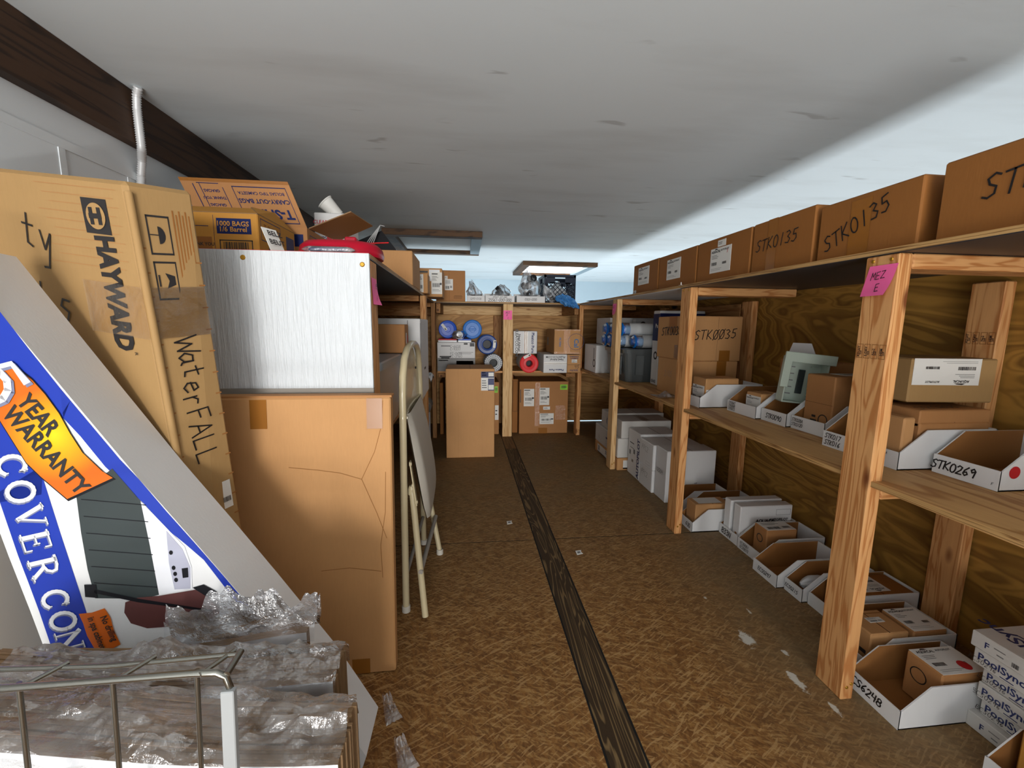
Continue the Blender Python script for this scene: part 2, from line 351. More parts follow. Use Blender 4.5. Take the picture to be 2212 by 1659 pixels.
class MB:
    def __init__(s): s.v = []; s.f = []; s.fm = []; s.sm = []; s.ms = []
    def mi(s, m):
        if m not in s.ms: s.ms.append(m)
        return s.ms.index(m)
    def add(s, vs, fs, m, smooth=False):
        b = len(s.v); s.v += [tuple(v) for v in vs]; k = s.mi(m)
        for f in fs: s.f.append(tuple(b + i for i in f)); s.fm.append(k); s.sm.append(smooth)
    def quad(s, a, b, c, d, m): s.add((a, b, c, d), ((0, 1, 2, 3),), m)
    def box(s, x0, x1, y0, y1, z0, z1, m, r=0.0):
        if r <= 0:
            vs = [(x, y, z) for x in (x0, x1) for y in (y0, y1) for z in (z0, z1)]
            fs = [(0, 1, 3, 2), (4, 6, 7, 5), (0, 4, 5, 1), (2, 3, 7, 6), (0, 2, 6, 4), (1, 5, 7, 3)]
            s.add(vs, fs, m); return
        s.hexa([(x, y, z) for z in (z0, z1) for (x, y) in ((x0, y0), (x1, y0), (x1, y1), (x0, y1))], m, r)
    def hexa(s, c, m, r=0.0):
        """c: bottom 4 counter-clockwise seen from above, then top 4"""
        c = [Vector(p) for p in c]
        F = [(0, 3, 2, 1), (4, 5, 6, 7), (0, 1, 5, 4), (1, 2, 6, 5), (2, 3, 7, 6), (3, 0, 4, 7)]
        if r <= 0: s.add(c, F, m); return
        # chamfered: every face inset by r, faces joined by strips and corner triangles
        vs = []; idx = {}
        for fi, f in enumerate(F):
            for k in range(4):
                p = c[f[k]]; a = c[f[k - 1]]; b = c[f[(k + 1) % 4]]
                q = p + (a - p).normalized() * r + (b - p).normalized() * r
                idx[(fi, f[k])] = len(vs); vs.append(q)
        fs = [tuple(idx[(fi, v)] for v in f) for fi, f in enumerate(F)]
        for fi, f in enumerate(F):
            for k in range(4):
                a, b = f[k], f[(k + 1) % 4]
                for fj in range(fi + 1, 6):
                    g = F[fj]
                    if a in g and b in g:
                        fs.append((idx[(fi, b)], idx[(fi, a)], idx[(fj, a)], idx[(fj, b)]))
        for v in range(8):
            tri = [idx[(fi, v)] for fi, f in enumerate(F) if v in f]
            ctr = sum(c, Vector()) / 8
            n = (vs[tri[1]] - vs[tri[0]]).cross(vs[tri[2]] - vs[tri[0]])
            if n.dot(c[v] - ctr) < 0: tri.reverse()
            fs.append(tuple(tri))
        s.add(vs, fs, m)
    def prism(s, poly, o, u, v, th, m, mback=None, mside=None):
        """polygon (u,v) extruded by th against u x v"""
        o = Vector(o); u = Vector(u); v = Vector(v); n = u.cross(v).normalized()
        a = [o + u * p[0] + v * p[1] for p in poly]; b = [p - n * th for p in a]; k = len(a)
        s.add(a, [tuple(range(k))], m); s.add(b, [tuple(range(k - 1, -1, -1))], mback or m)
        for i in range(k):
            j = (i + 1) % k; s.add((a[j], a[i], b[i], b[j]), ((0, 1, 2, 3),), mside or m)
    def flat(s, poly, o, u, v, m, off=0.0006):
        o = Vector(o); u = Vector(u); v = Vector(v); n = u.cross(v).normalized()
        s.add([o + u * p[0] + v * p[1] + n * off for p in poly], [tuple(range(len(poly)))], m)
    def tube(s, pts, r, m, n=8, closed=False, radii=None):
        P = [Vector(p) for p in pts]; k = len(P); vs = []; fs = []
        ref = Vector((0, 0, 1))
        T = []
        for i in range(k):
            a = P[(i - 1) % k] if (closed or i > 0) else P[i]; b = P[(i + 1) % k] if (closed or i < k - 1) else P[i]
            T.append((b - a).normalized())
        if abs(T[0].dot(ref)) > 0.9: ref = Vector((1, 0, 0))
        nv = T[0].cross(ref).normalized()
        for i in range(k):
            nv = (nv - T[i] * nv.dot(T[i])).normalized(); bv = T[i].cross(nv)
            rr = radii[i] if radii else r
            for j in range(n):
                a = 2 * PI * j / n; vs.append(P[i] + nv * math.cos(a) * rr + bv * math.sin(a) * rr)
        for i in range(k if closed else k - 1):
            for j in range(n):
                a = i * n + j; b = i * n + (j + 1) % n; c = ((i + 1) % k) * n + (j + 1) % n; d = ((i + 1) % k) * n + j
                fs.append((a, b, c, d))
        s.add(vs, fs, m, True)
        if not closed:
            s.add(vs[:n], [tuple(range(n - 1, -1, -1))], m); s.add(vs[-n:], [tuple(range(n))], m)
    def lathe(s, prof, o, axis, m, n=20, smooth=True, mats=None):
        """prof: list of (radius, along)"""
        o = Vector(o); ax = Vector(axis).normalized()
        a = ax.orthogonal().normalized(); b = ax.cross(a)
        for i in range(len(prof) - 1):
            vs = []
            for (r, h) in (prof[i], prof[i + 1]):
                for j in range(n):
                    t = 2 * PI * j / n; vs.append(o + ax * h + (a * math.cos(t) + b * math.sin(t)) * r)
            fs = [(j, (j + 1) % n, n + (j + 1) % n, n + j) for j in range(n)]
            s.add(vs, fs, mats[i] if mats else m, smooth)
    def text(s, st, o, u, v, size, m, bold=0.0, center=True, off=0.0008, sx=1.0):
        vs, fs, x0, x1 = text_geo(st, bold)
        o = Vector(o); u = Vector(u).normalized(); v = Vector(v).normalized(); n = u.cross(v)
        sh = (x0 + x1) / 2 if center else x0
        s.add([o + u * (p[0] - sh) * size * sx + v * (p[1] - (0.35 if center else 0)) * size + n * off for p in vs], fs, m)
    def strokes(s, lines, o, u, v, size, m, w=0.09, off=0.0008):
        o = Vector(o); u = Vector(u).normalized(); v = Vector(v).normalized(); n = u.cross(v)
        for L in lines:
            for i in range(len(L) - 1):
                a = Vector((L[i][0], L[i][1])); b = Vector((L[i + 1][0], L[i + 1][1])); d = (b - a)
                if d.length < 1e-6: continue
                d.normalize(); q = Vector((-d.y, d.x)) * w / 2; e = d * w * 0.35
                ps = (a - q - e, b - q + e, b + q + e, a + q - e)
                s.add([o + u * p.x * size + v * p.y * size + n * (off + 0.00004 * i) for p in ps], ((0, 1, 2, 3),), m)
    def hand(s, st, o, u, v, size, m, w=0.09, slant=0.15, jit=0.05, center=True, step=0.72):
        r = random.Random(sum(map(ord, st)))
        wid = len(st) * step; x = -wid / 2 if center else 0
        for ch in st:
            dy = r.uniform(-jit, jit); L = HAND.get(ch, [])
            s.strokes([[(x + p[0] + slant * (p[1] - .5), p[1] - (.5 if center else 0) + dy) for p in l] for l in L], o, u, v, size, m, w)
            x += step
    def barcode(s, o, u, v, w, h, m, seed=1):
        r = random.Random(seed); x = 0; o = Vector(o); u = Vector(u).normalized(); v = Vector(v).normalized()
        while x < w:
            k = r.choice((1, 1, 2, 3)) * w / 60
            if x + k > w: break
            s.flat([(x, 0), (x + k, 0), (x + k, h), (x, h)], o, u, v, m, 0.0008); x += k + r.choice((1, 1, 2)) * w / 60
    def grid(s, fn, nu, nv, m, smooth=True):
        vs = [fn(i / nu, j / nv) for j in range(nv + 1) for i in range(nu + 1)]
        fs = [(j * (nu + 1) + i, j * (nu + 1) + i + 1, (j + 1) * (nu + 1) + i + 1, (j + 1) * (nu + 1) + i) for j in range(nv) for i in range(nu)]
        s.add(vs, fs, m, smooth)
    def build(s, name, parent=None, loc=(0, 0, 0), rot=(0, 0, 0)):
        me = bpy.data.meshes.new(name); me.from_pydata(s.v, [], s.f)
        for m in s.ms: me.materials.append(M[m])
        me.polygons.foreach_set('material_index', s.fm); me.polygons.foreach_set('use_smooth', s.sm)
        me.update()
        o = bpy.data.objects.new(name, me); COL.objects.link(o)
        o.location = loc; o.rotation_euler = rot
        if parent: o.parent = parent
        return o

def tag(o, label, cat, group=None, kind=None):
    o['label'] = label; o['category'] = cat
    if group: o['group'] = group
    if kind: o['kind'] = kind
    return o
def thing(name, label, cat, loc=(0, 0, 0), rz=0.0, group=None):
    o = bpy.data.objects.new(name, None); COL.objects.link(o); o.location = loc; o.rotation_euler = (0, 0, rz)
    o.empty_display_size = 0.1
    return tag(o, label, cat, group)
def struct(o): o['kind'] = 'structure'; return o

def lumber(name, a, b, wide, thick, m, parent=None, up=(0, 1, 0)):
    """a board from a to b; 'wide' lies along up; its own local X runs along the grain"""
    a = Vector(a); b = Vector(b); x = (b - a); L = x.length; x.normalize()
    y = Vector(up); y = (y - x * y.dot(x)).normalized(); z = x.cross(y)
    mb = MB(); mb.box(-L / 2, L / 2, -wide / 2, wide / 2, -thick / 2, thick / 2, m, 0.003)
    o = mb.build(name)
    mw = Matrix((x, y, z)).transposed().to_4x4(); mw.translation = (a + b) / 2
    if parent: o.parent = parent; mw = Matrix.Translation(parent.location).inverted() @ mw
    o.matrix_basis = mw
    return o

# ------------------------------------------------------------------ the setting
mb = MB()
mb.box(-1.12, 1.67, -1.6, 4.44, -0.06, -0.018, 'black_gap')
for (x0, x1) in ((-1.118, 0.3360), (0.4410, 1.668)):
    for (y0, y1) in ((-1.6, 1.9235), (1.9315, 4.44)):
        mb.box(x0, x1, y0, y1, -0.018, 0.0, 'osb')
for (x0, x1) in ((-1.118, 0.336), (0.441, 1.668)): mb.box(x0, x1, 1.9235, 1.9315, -0.018, -0.0015, 'black_gap')
for (x0, x1) in ((0.336, 0.3425), (0.4345, 0.441)): mb.box(x0, x1, -1.6, 4.4, -0.018, -0.0015, 'black_gap')
struct(mb.build('floor'))
mb = MB(); mb.box(0.3425, 0.4345, -1.6, 3.462, -0.018, 0.0, 'plank'); struct(mb.build('trim_1'))
mb = MB(); mb.box(0.3425, 0.4345, 3.466, 4.40, -0.018, -0.0005, 'plank_pale'); struct(mb.build('trim_2'))
mb = MB(); mb.box(-1.2, 4.2, -1.6, 7.3, 1.80, 1.84, 'ceiling'); struct(mb.build('ceiling'))
mb = MB(); mb.box(-1.16, -1.12, -1.6, 7.3, -2.6, 1.80, 'wall')
for (y0, y1) in ((1.38, 1.40), (1.625, 1.64)): mb.box(-1.12, -1.1175, y0, y1, 0.0, 1.53, 'wall')
mb.box(-1.12, -1.116, -1.6, 4.4, 1.525, 1.55, 'wall')
struct(mb.build('wall_left'))
mb = MB(); mb.box(1.656, 1.668, -0.4, 4.454, 0.0, 1.2505, 'ply_wall'); struct(mb.build('wall_right'))
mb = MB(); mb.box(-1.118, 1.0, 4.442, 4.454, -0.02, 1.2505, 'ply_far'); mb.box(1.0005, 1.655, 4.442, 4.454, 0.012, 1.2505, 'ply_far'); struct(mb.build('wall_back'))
mb = MB(); mb.box(0.80, 4.24, -1.66, -1.62, -2.6, 1.80, 'wall'); struct(mb.build('wall_light_block'))  # unseen wall added to block world light from the right side
mb = MB(); mb.box(4.2, 4.24, -1.6, 7.3, -2.6, 1.80, 'wall'); struct(mb.build('wall_shop_right'))
mb = MB(); mb.box(-1.12, 4.2, 7.26, 7.3, -2.6, 1.80, 'wall_blue'); struct(mb.build('wall_shop_far'))
mb = MB(); mb.box(-1.16, 4.24, -1.6, 7.3, -2.64, -2.6, 'bare_grey'); struct(mb.build('floor_shop'))

mb = MB(); mb.box(-1.118, -1.083, -1.5, 3.55, 1.632, 1.799, 'beam')
tag(mb.build('ceiling_beam'), 'dark stained beam along the left edge of the ceiling', 'beam')
mb = MB()
P = [(-1.046, 1.608, 1.797), (-1.060, 1.618, 1.775), (-1.0675, 1.625, 1.74), (-1.0685, 1.627, 1.69), (-1.070, 1.631, 1.62), (-1.088, 1.655, 1.59), (-1.1035, 1.666, 1.54), (-1.1035, 1.652, 1.463), (-1.1035, 1.65, 1.256)]
pp = []; rr = []; acc = 0
for i in range(len(P) - 1):
    a, b = Vector(P[i]), Vector(P[i + 1]); n = max(2, int((b - a).length / .0035))
    for k in range(n): pp.append(a.lerp(b, k / n)); rr.append(0.0135 if acc % 2 else 0.0100); acc += 1
mb.tube(pp, 0.01, 'conduit', 12, radii=rr)
tag(mb.build('flexible_conduit'), 'ribbed metal conduit hanging from ceiling in front of dark beam', 'conduit')

def hatch(name, x0, x1, y0, y1, bw, panel):
    t = thing(name, '', 'hatch', ((x0 + x1) / 2, y0, 1.798))
    z0, z1 = 1.752, 1.7995
    for (a, b, c, d, m) in ((x0, x1, y0, y0 + bw, 'hatch_wood'), (x0, x1, y1 - bw, y1, 'hatch_wood'), (x0, x0 + bw, y0 + bw, y1 - bw, 'hatch_wood'), (x1 - bw, x1, y0 + bw, y1 - bw, 'hatch_blue')):
        q = MB(); ox, oy = (x0 + x1) / 2, y0
        q.box(a - ox, b - ox, c - oy, d - oy, z0 - 1.798, z1 - 1.798, m, 0.002)
        q.build('frame_board', t)
    q = MB(); q.box(x0 + bw - ox, x1 - bw - ox, y0 + bw - oy, y1 - bw - oy, -0.010, -0.004, panel); q.build('panel', t)
    return t
tag(hatch('ceiling_hatch', -0.655, 0.147, 3.58, 4.53, 0.09, 'ceiling'), 'dark wood framed hatch in ceiling with plain pale panel', 'hatch')
t = tag(hatch('skylight', 0.69, 1.60, 5.09, 6.2, 0.09, 'skylight'), 'brightly lit skylight in a wooden frame above the crate', 'skylight')

# ------------------------------------------------------------------ shelving
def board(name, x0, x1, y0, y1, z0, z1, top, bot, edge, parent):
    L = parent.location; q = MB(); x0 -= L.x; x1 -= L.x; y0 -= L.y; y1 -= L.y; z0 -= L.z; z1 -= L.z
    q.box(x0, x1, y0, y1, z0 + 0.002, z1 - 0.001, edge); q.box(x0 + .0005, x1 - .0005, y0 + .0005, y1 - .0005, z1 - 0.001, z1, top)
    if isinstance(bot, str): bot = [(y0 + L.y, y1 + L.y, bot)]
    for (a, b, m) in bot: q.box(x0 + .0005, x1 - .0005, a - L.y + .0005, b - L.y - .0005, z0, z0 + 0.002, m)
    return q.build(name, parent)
def screw(parent, p, n, r=0.005):
    q = MB(); L = parent.location
    q.lathe([(0, 0.002), (r * .7, 0.002), (r, 0.0), (r, -0.004)], Vector(p) - L, n, 'screw', 8); return q.build('screw', parent)

RS = thing('wooden_shelf_unit', 'long two-level lumber and plywood shelving along the right side', 'shelving', (1.36, 2.2, 0))
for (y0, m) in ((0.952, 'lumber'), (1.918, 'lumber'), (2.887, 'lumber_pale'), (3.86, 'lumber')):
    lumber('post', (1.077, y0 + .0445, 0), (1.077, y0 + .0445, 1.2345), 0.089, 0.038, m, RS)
    for z in (1.2155, 0.6165):
        lumber('crosspiece', (1.097, y0 + .0445, z), (1.60 if y0 > 1 else 1.65, y0 + .0445, z), 0.089, 0.037, 'lumber', RS)
    for dy in (.02, .068):
        screw(RS, (1.0575, y0 + dy, 1.222), (-1, 0, 0)); 
    screw(RS, (1.073, y0 - 0.0005, 0.04), (0, -1, 0)); screw(RS, (1.086, y0 - 0.0005, 0.05), (0, -1, 0))
for (y0, wd) in ((1.117, .089), (2.246, .089), (3.3, .089)):
    lumber('rear_post', (1.628, y0 + .0445, 0), (1.628, y0 + .0445, 1.196), wd, 0.038, 'lumber', RS)
lumber('rear_rail', (1.635, 2.36, 1.14), (1.635, 3.29, 1.14), 0.089, 0.038, 'lumber_old', RS, (0, 0, 1))
lumber('rear_rail', (1.635, 3.40, 1.14), (1.635, 4.43, 1.14), 0.089, 0.038, 'lumber_old', RS, (0, 0, 1))
def grade_stamp(x, y0, z0):
    q = MB(); L = RS.location
    for k in range(4):
        yy = y0 - k * .0205; o = Vector((x, yy, z0)) - L; u = Vector((0, -1, 0)); v = Vector((0, 0, 1)); H = .036
        for p in ([(0, 0), (.017, 0), (.017, .0012), (0, .0012)], [(0, H), (.017, H), (.017, H + .0012), (0, H + .0012)], [(0, 0), (.0012, 0), (.0012, H), (0, H)], [(.0158, 0), (.017, 0), (.017, H), (.0158, H)]): q.flat(p, o, u, v, 'card_inner')
        q.text(('KD-HT', 'S-DRY', 'No2', 'HEM')[k], o + u * .0055 + v * .018, v, -u, .0095, 'print', .02); q.text('2x4', o + u * .0115 + v * .014, v, -u, .007, 'print', .02)
    q.build('grade_stamp', RS)
grade_stamp(1.0575, 1.034, .972); grade_stamp(1.6085, 1.200, 1.005)
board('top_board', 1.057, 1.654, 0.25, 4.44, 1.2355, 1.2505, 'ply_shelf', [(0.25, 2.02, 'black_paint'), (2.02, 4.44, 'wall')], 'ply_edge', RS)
board('middle_board', 1.062, 1.654, 0.25, 4.44, 0.636, 0.651, 'ply_shelf', 'ply_shelf', 'ply_edge', RS)

FS = thing('wooden_shelf_unit', 'lumber shelf across the far end with one centre post', 'shelving', (0.39, 4.1, 0))
lumber('post', (0.392, 3.876, 0), (0.392, 3.876, 1.2345), 0.089, 0.038, 'lumber_pale', FS, (1, 0, 0))  # paler wood makes up for weak light on this post
lumber('rear_post', (0.34, 4.42, 0), (0.34, 4.42, 1.14), 0.089, 0.038, 'lumber_old', FS, (1, 0, 0))
lumber('rear_rail', (-0.24, 4.42, 1.19), (1.05, 4.42, 1.19), 0.089, 0.038, 'lumber_pale', FS, (0, 0, 1))  # rail colour lifted too, in place of light
lumber('crosspiece', (0.392, 3.897, 1.19), (0.392, 4.40, 1.19), 0.089, 0.038, 'lumber', FS, (0, 0, 1))
lumber('crosspiece', (-0.235, 3.87, 1.19), (-0.235, 4.40, 1.19), 0.089, 0.038, 'lumber_old', FS, (0, 0, 1))
lumber('crosspiece', (1.03, 3.87, 1.19), (1.03, 4.40, 1.19), 0.089, 0.038, 'lumber_old', FS, (0, 0, 1))
for x in (-0.2, 0.43, 1.0): lumber('crosspiece', (x, 3.90, 0.58), (x, 4.40, 0.58), 0.089, 0.038, 'lumber_old', FS, (0, 0, 1) if x == .43 else (1, 0, 0))
board('top_board', -0.274, 1.056, 3.856, 4.44, 1.2355, 1.2505, 'ply_shelf', 'bare_grey', 'ply_edge', FS)
board('middle_board', -0.25, 1.056, 3.897, 4.40, 0.602, 0.62, 'ply_shelf', 'ply_shelf', 'lumber', FS)

LS = thing('wooden_shelf_unit', 'left shelving with a white painted end panel', 'shelving', (-0.7, 2.0, 0))
q = MB(); q.box(-1.116 + .7, -0.2755 + .7, 1.300 - 2, 1.312 - 2, 0.855, 1.250, 'rough_white', 0.001)
q.box(-1.116 + .7, -0.2755 + .7, 1.3005 - 2, 1.312 - 2, 0, 0.855, 'bare_grey')
q.box(-1.116 + .7, -0.2755 + .7, 1.301 - 2, 1.311 - 2, 1.250, 1.2508, 'print_red')
q.build('end_panel', LS)
for (x, z) in ((-0.62, 1.229), (-0.295, 1.218)): screw(LS, (x, 1.2995, z), (0, -1, 0), 0.0075)
lumber('post', (-0.2945, 1.358, 0), (-0.2945, 1.358, 1.2345), 0.089, 0.038, 'lumber', LS)
lumber('post', (-0.276, 2.935, 0), (-0.276, 2.935, 1.2345), 0.089, 0.038, 'lumber', LS)
lumber('post', (-0.281, 3.90, 0), (-0.281, 3.90, 1.2345), 0.089, 0.038, 'lumber_old', LS)
for y in (2.935, 3.90):
    lumber('crosspiece', (-1.1, y, 1.2155), (-0.302, y, 1.2155), 0.089, 0.037, 'lumber', LS)
lumber('rear_rail', (-1.0, 4.42, 1.17), (-0.30, 4.42, 1.17), 0.089, 0.038, 'lumber_old', LS, (0, 0, 1))
lumber('crosspiece', (-1.1, 3.80, 1.16), (-0.33, 3.80, 1.16), 0.089, 0.038, 'lumber', LS, (0, 0, 1))
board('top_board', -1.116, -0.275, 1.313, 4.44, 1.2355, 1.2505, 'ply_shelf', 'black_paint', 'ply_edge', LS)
board('middle_board', -1.116, -0.318, 1.313, 4.40, 0.602, 0.62, 'ply_shelf', 'ply_shelf', 'lumber', LS)

def note(label, o, u, v, w, h, lines, shear=0.0):
    q = MB(); o = Vector(o); u = Vector(u).normalized(); v = Vector(v).normalized(); n = u.cross(v)
    def fn(s, t): return u * ((s - .5) * w + (t - .5) * shear * h) + v * (t - .5) * h + n * (0.0015 + 0.012 * (1 - t) ** 3 * s)
    q.grid(fn, 4, 5, 'pink')
    for st, du, dv, sz in lines:
        q.hand(st, u * du + v * dv + n * 0.0065, u + v * 0.10, v, sz, 'ink', 0.10)
    return tag(q.build('sticky_note', None, o), label, 'sticky note')
note('large pink note reading MEZ E on near right post', (1.0568, 0.997, 1.172), (0, -1, 0), (0, 0, 1), 0.074, 0.076, [('MEZ', .004, .012, .018), ('E', .004, -.018, .018)], 0.25)
note('narrow looking pink note reading MEZ D on pale right post', (1.0568, 2.935, 1.166), (0, -1, 0), (0, 0, 1), 0.075, 0.076, [('MEZ', 0, .014, .017), ('D', 0, -.018, .017)], 0.1)
note('pink note reading MEZ B C on centre post of far shelf', (0.388, 3.8565, 1.135), (1, 0, 0), (0, 0, 1), 0.078, 0.082, [('MEZ', 0, .022, .017), ('B', -.005, 0, .016), ('C', .005, -.026, .016)], 0.02)
note('pink note reading MEZ A beside white end panel', (-0.275, 1.358, 1.145), (0, 1, 0), (0, 0, 1), 0.072, 0.078, [('MEZ', 0, .016, .015), ('A', .004, -.018, .017)], -0.25)

# ------------------------------------------------------------------ cartons and bins
def frames(W, D, H):
    """face frames of a box whose base centre is the origin"""
    X, Y, Z = Vector((1, 0, 0)), Vector((0, 1, 0)), Vector((0, 0, 1))
    return {'F': (Vector((-W / 2, -D / 2, 0)), X, Z, W, H), 'L': (Vector((-W / 2, D / 2, 0)), -Y, Z, D, H),
            'R': (Vector((W / 2, -D / 2, 0)), Y, Z, D, H), 'T': (Vector((-W / 2, -D / 2, H)), X, Y, W, D),
            'TL': (Vector((-W / 2, D / 2, H)), -Y, X, D, W)}
def decorate(root, mb, fr, decor):
    """marks go into the body mesh; tape and paper labels become parts"""
    parts = []
    for d in decor:
        k = d[0]; o, u, v, w, h = fr[d[1]]; n = u.cross(v)
        at = lambda a, b: o + u * (a * w) + v * (b * h)
        rot = lambda a: (u * math.cos(a) + v * math.sin(a), v * math.cos(a) - u * math.sin(a))
        if k == 'hand':      # text, a, b, size, angle, ink, stroke
            _, _, st, a, b, size, *r = d; uu, vv = rot(r[0] if r else 0)
            mb.hand(st, at(a, b) + n * .0012, uu, vv, size, r[1] if len(r) > 1 else 'ink', r[2] if len(r) > 2 else .09)
        elif k == 'print':
            _, _, st, a, b, size, *r = d; uu, vv = rot(r[0] if r else 0)
            mb.text(st, at(a, b), uu, vv, size, r[1] if len(r) > 1 else 'print', r[2] if len(r) > 2 else 0.02, sx=r[3] if len(r) > 3 else 1.0)
        elif k == 'rect':    # a0,b0,a1,b1,mat
            _, _, a0, b0, a1, b1, m = d
            p = [at(a0, b0), at(a1, b0), at(a1, b1), at(a0, b1)]
            mb.add([q + n * 0.0005 for q in p], ((0, 1, 2, 3),), m)
        elif k == 'frame':   # outline a0,b0,a1,b1,width,mat
            _, _, a0, b0, a1, b1, t, m = d; ta, tb = t / w, t / h
            for (c0, d0, c1, d1) in ((a0, b0, a1, b0 + tb), (a0, b1 - tb, a1, b1), (a0, b0, a0 + ta, b1), (a1 - ta, b0, a1, b1)):
                mb.add([q + n * 0.0006 for q in (at(c0, d0), at(c1, d0), at(c1, d1), at(c0, d1))], ((0, 1, 2, 3),), m)
        elif k == 'bars':
            _, _, a0, b0, a1, b1, m, seed = d; mb.barcode(at(a0, b0), u, v, (a1 - a0) * w, (b1 - b0) * h, m, seed)
        elif k == 'ring':
            _, _, a, b, r, t, m = d; c = at(a, b)
            for i in range(20):
                p, q = 2 * PI * i / 20, 2 * PI * (i + 1) / 20
                f = lambda A, R: c + u * math.cos(A) * R + v * math.sin(A) * R + n * 0.0007
                mb.add((f(p, r - t), f(p, r), f(q, r), f(q, r - t)), ((0, 1, 2, 3),), m)
        elif k == 'disc':
            _, _, a, b, r, m = d; c = at(a, b)
            mb.add([c + u * math.cos(2 * PI * i / 20) * r + v * math.sin(2 * PI * i / 20) * r + n * 0.0022 for i in range(20)], [tuple(range(20))], m)
        elif k == 'tape':    # a0,b0,a1,b1,mat
            _, _, a0, b0, a1, b1, m = d
            q = MB(); p = [at(a0, b0), at(a1, b0), at(a1, b1), at(a0, b1)]
            q.add([x + n * 0.0011 for x in p], ((0, 1, 2, 3),), m); parts.append(('tape', q))
        elif k == 'label':   # a0,b0,a1,b1, style, seed
            _, _, a0, b0, a1, b1, style, seed = d
            q = MB(); o2 = at(a0, b0) + n * 0.0009; W, H = (a1 - a0) * w, (b1 - b0) * h
            q.prism([(0, 0), (W, 0), (W, H), (0, H)], o2 + n * 0.0003, u, v, 0.0009, 'green' if style == 'green' else 'paper')
            label_print(q, o2 + n * 0.0003, u, v, W, H, style, seed); parts.append(('label', q))
    return parts
def lines(q, o, u, v, x0, x1, y, k, dy, m='print_grey', seed=0, th=0.3):
    r = random.Random(seed)
    for i in range(k):
        e = x0 + (x1 - x0) * r.uniform(.5, 1); yy = y - i * dy
        q.flat([(x0, yy), (e, yy), (e, yy + dy * th), (x0, yy + dy * th)], o, u, v, m)
def label_print(q, o, u, v, W, H, style, seed):
    at = lambda a, b: o + u * (a * W) + v * (b * H)
    if style in ('pump', 'pump_flip'):
        if style == 'pump_flip': o = o + u * W + v * H; u, v = -u, -v
        at = lambda a, b: o + u * (a * W) + v * (b * H)
        q.text('AQUACAL', at(.27, .86), u, v, min(W * .095, H * .13), 'print', .03); q.text('AUTOPILOT', at(.70, .88), u, v, min(W * .075, H * .10), 'print', .02)
        q.flat([(W * .2, H * .93), (W * .25, H * .985), (W * .33, H * .97), (W * .37, H * .93)], o, u, v, 'print')
        lines(q, o, u, v, W * .08, W * .5, H * .7, 3, H * .06, seed=seed)
        q.barcode(at(.08, .3), u, v, W * .27, H * .13, 'print', seed); lines(q, o, u, v, W * .06, W * .92, H * .16, 2, H * .06, seed=seed + 1, th=.18)
        q.barcode(at(.62, .3), u, v, W * .2, H * .10, 'print', seed + 4)
    elif style == 'ship':
        q.flat([(W * .05, H * .9), (W * .6, H * .9), (W * .6, H * .95), (W * .05, H * .95)], o, u, v, 'print')
        lines(q, o, u, v, W * .08, W * .7, H * .8, 4, H * .055, 'print', seed); q.barcode(at(.12, .32), u, v, W * .7, H * .18, 'print', seed)
        q.flat([(W * .8, H * .42), (W * .97, H * .42), (W * .97, H * .52), (W * .8, H * .52)], o, u, v, 'print'); lines(q, o, u, v, W * .1, W * .9, H * .2, 2, H * .06, seed=seed)
    elif style == 'green':
        q.barcode(at(.15, .3), u, v, W * .7, H * .5, 'print', seed); lines(q, o, u, v, W * .15, W * .85, H * .16, 1, H * .1, 'print', seed)
    elif style == 'codes':
        lines(q, o, u, v, W * .08, W * .9, H * .82, 3, H * .1, 'print', seed); q.barcode(at(.1, .12), u, v, W * .45, H * .25, 'print', seed); q.barcode(at(.65, .2), u, v, W * .25, H * .2, 'print', seed + 2)
    elif style == 'small': lines(q, o, u, v, W * .12, W * .85, H * .6, 2, H * .25, 'print', seed)
    elif style == 'blue':
        q.flat([(0, H * .68), (W, H * .68), (W, H), (0, H)], o, u, v, 'navy'); q.flat([(W * .53, 0), (W, 0), (W, H * .64), (W * .53, H * .64)], o, u, v, 'print_blue', .0007)
        lines(q, o, u, v, W * .06, W * .5, H * .92, 2, H * .12, 'paper', 3); q.flat([(W * .56, H * .75), (W * .96, H * .75), (W * .96, H * .95), (W * .56, H * .95)], o, u, v, 'paper', .0009)
        lines(q, o, u, v, W * .06, W * .45, H * .5, 4, H * .12, 'print', 5); q.flat([(W * .56, H * .05), (W * .97, H * .05), (W * .97, H * .3), (W * .56, H * .3)], o, u, v, 'paper', .0009); q.barcode(at(.6, .08), u, v, W * .33, H * .18, 'print', 8)

def carton(label, x0, x1, y0, y1, z0, z1, mat='card', rot=0.0, decor=(), group=None, seam='y', cat='box', name='carton', r=0.004, top=True):
    W, D, H = x1 - x0, y1 - y0, z1 - z0
    mb = MB(); mb.box(-W / 2, W / 2, -D / 2, D / 2, 0, H, mat, min(r, H * .2))
    if top and seam:
        e = 0.0012
        if seam == 'y': mb.box(-e, e, -D / 2 + .003, D / 2 - .003, H - .001, H + .0004, 'crease')
        else: mb.box(-W / 2 + .003, W / 2 - .003, -e, e, H - .001, H + .0004, 'crease')
    parts = decorate(None, mb, frames(W, D, H), decor)
    o = mb.build(name, None, ((x0 + x1) / 2, (y0 + y1) / 2, z0 + 0.0006), (0, 0, rot))
    tag(o, label, cat, group)
    for nm, q in parts: q.build(nm, o)
    return o

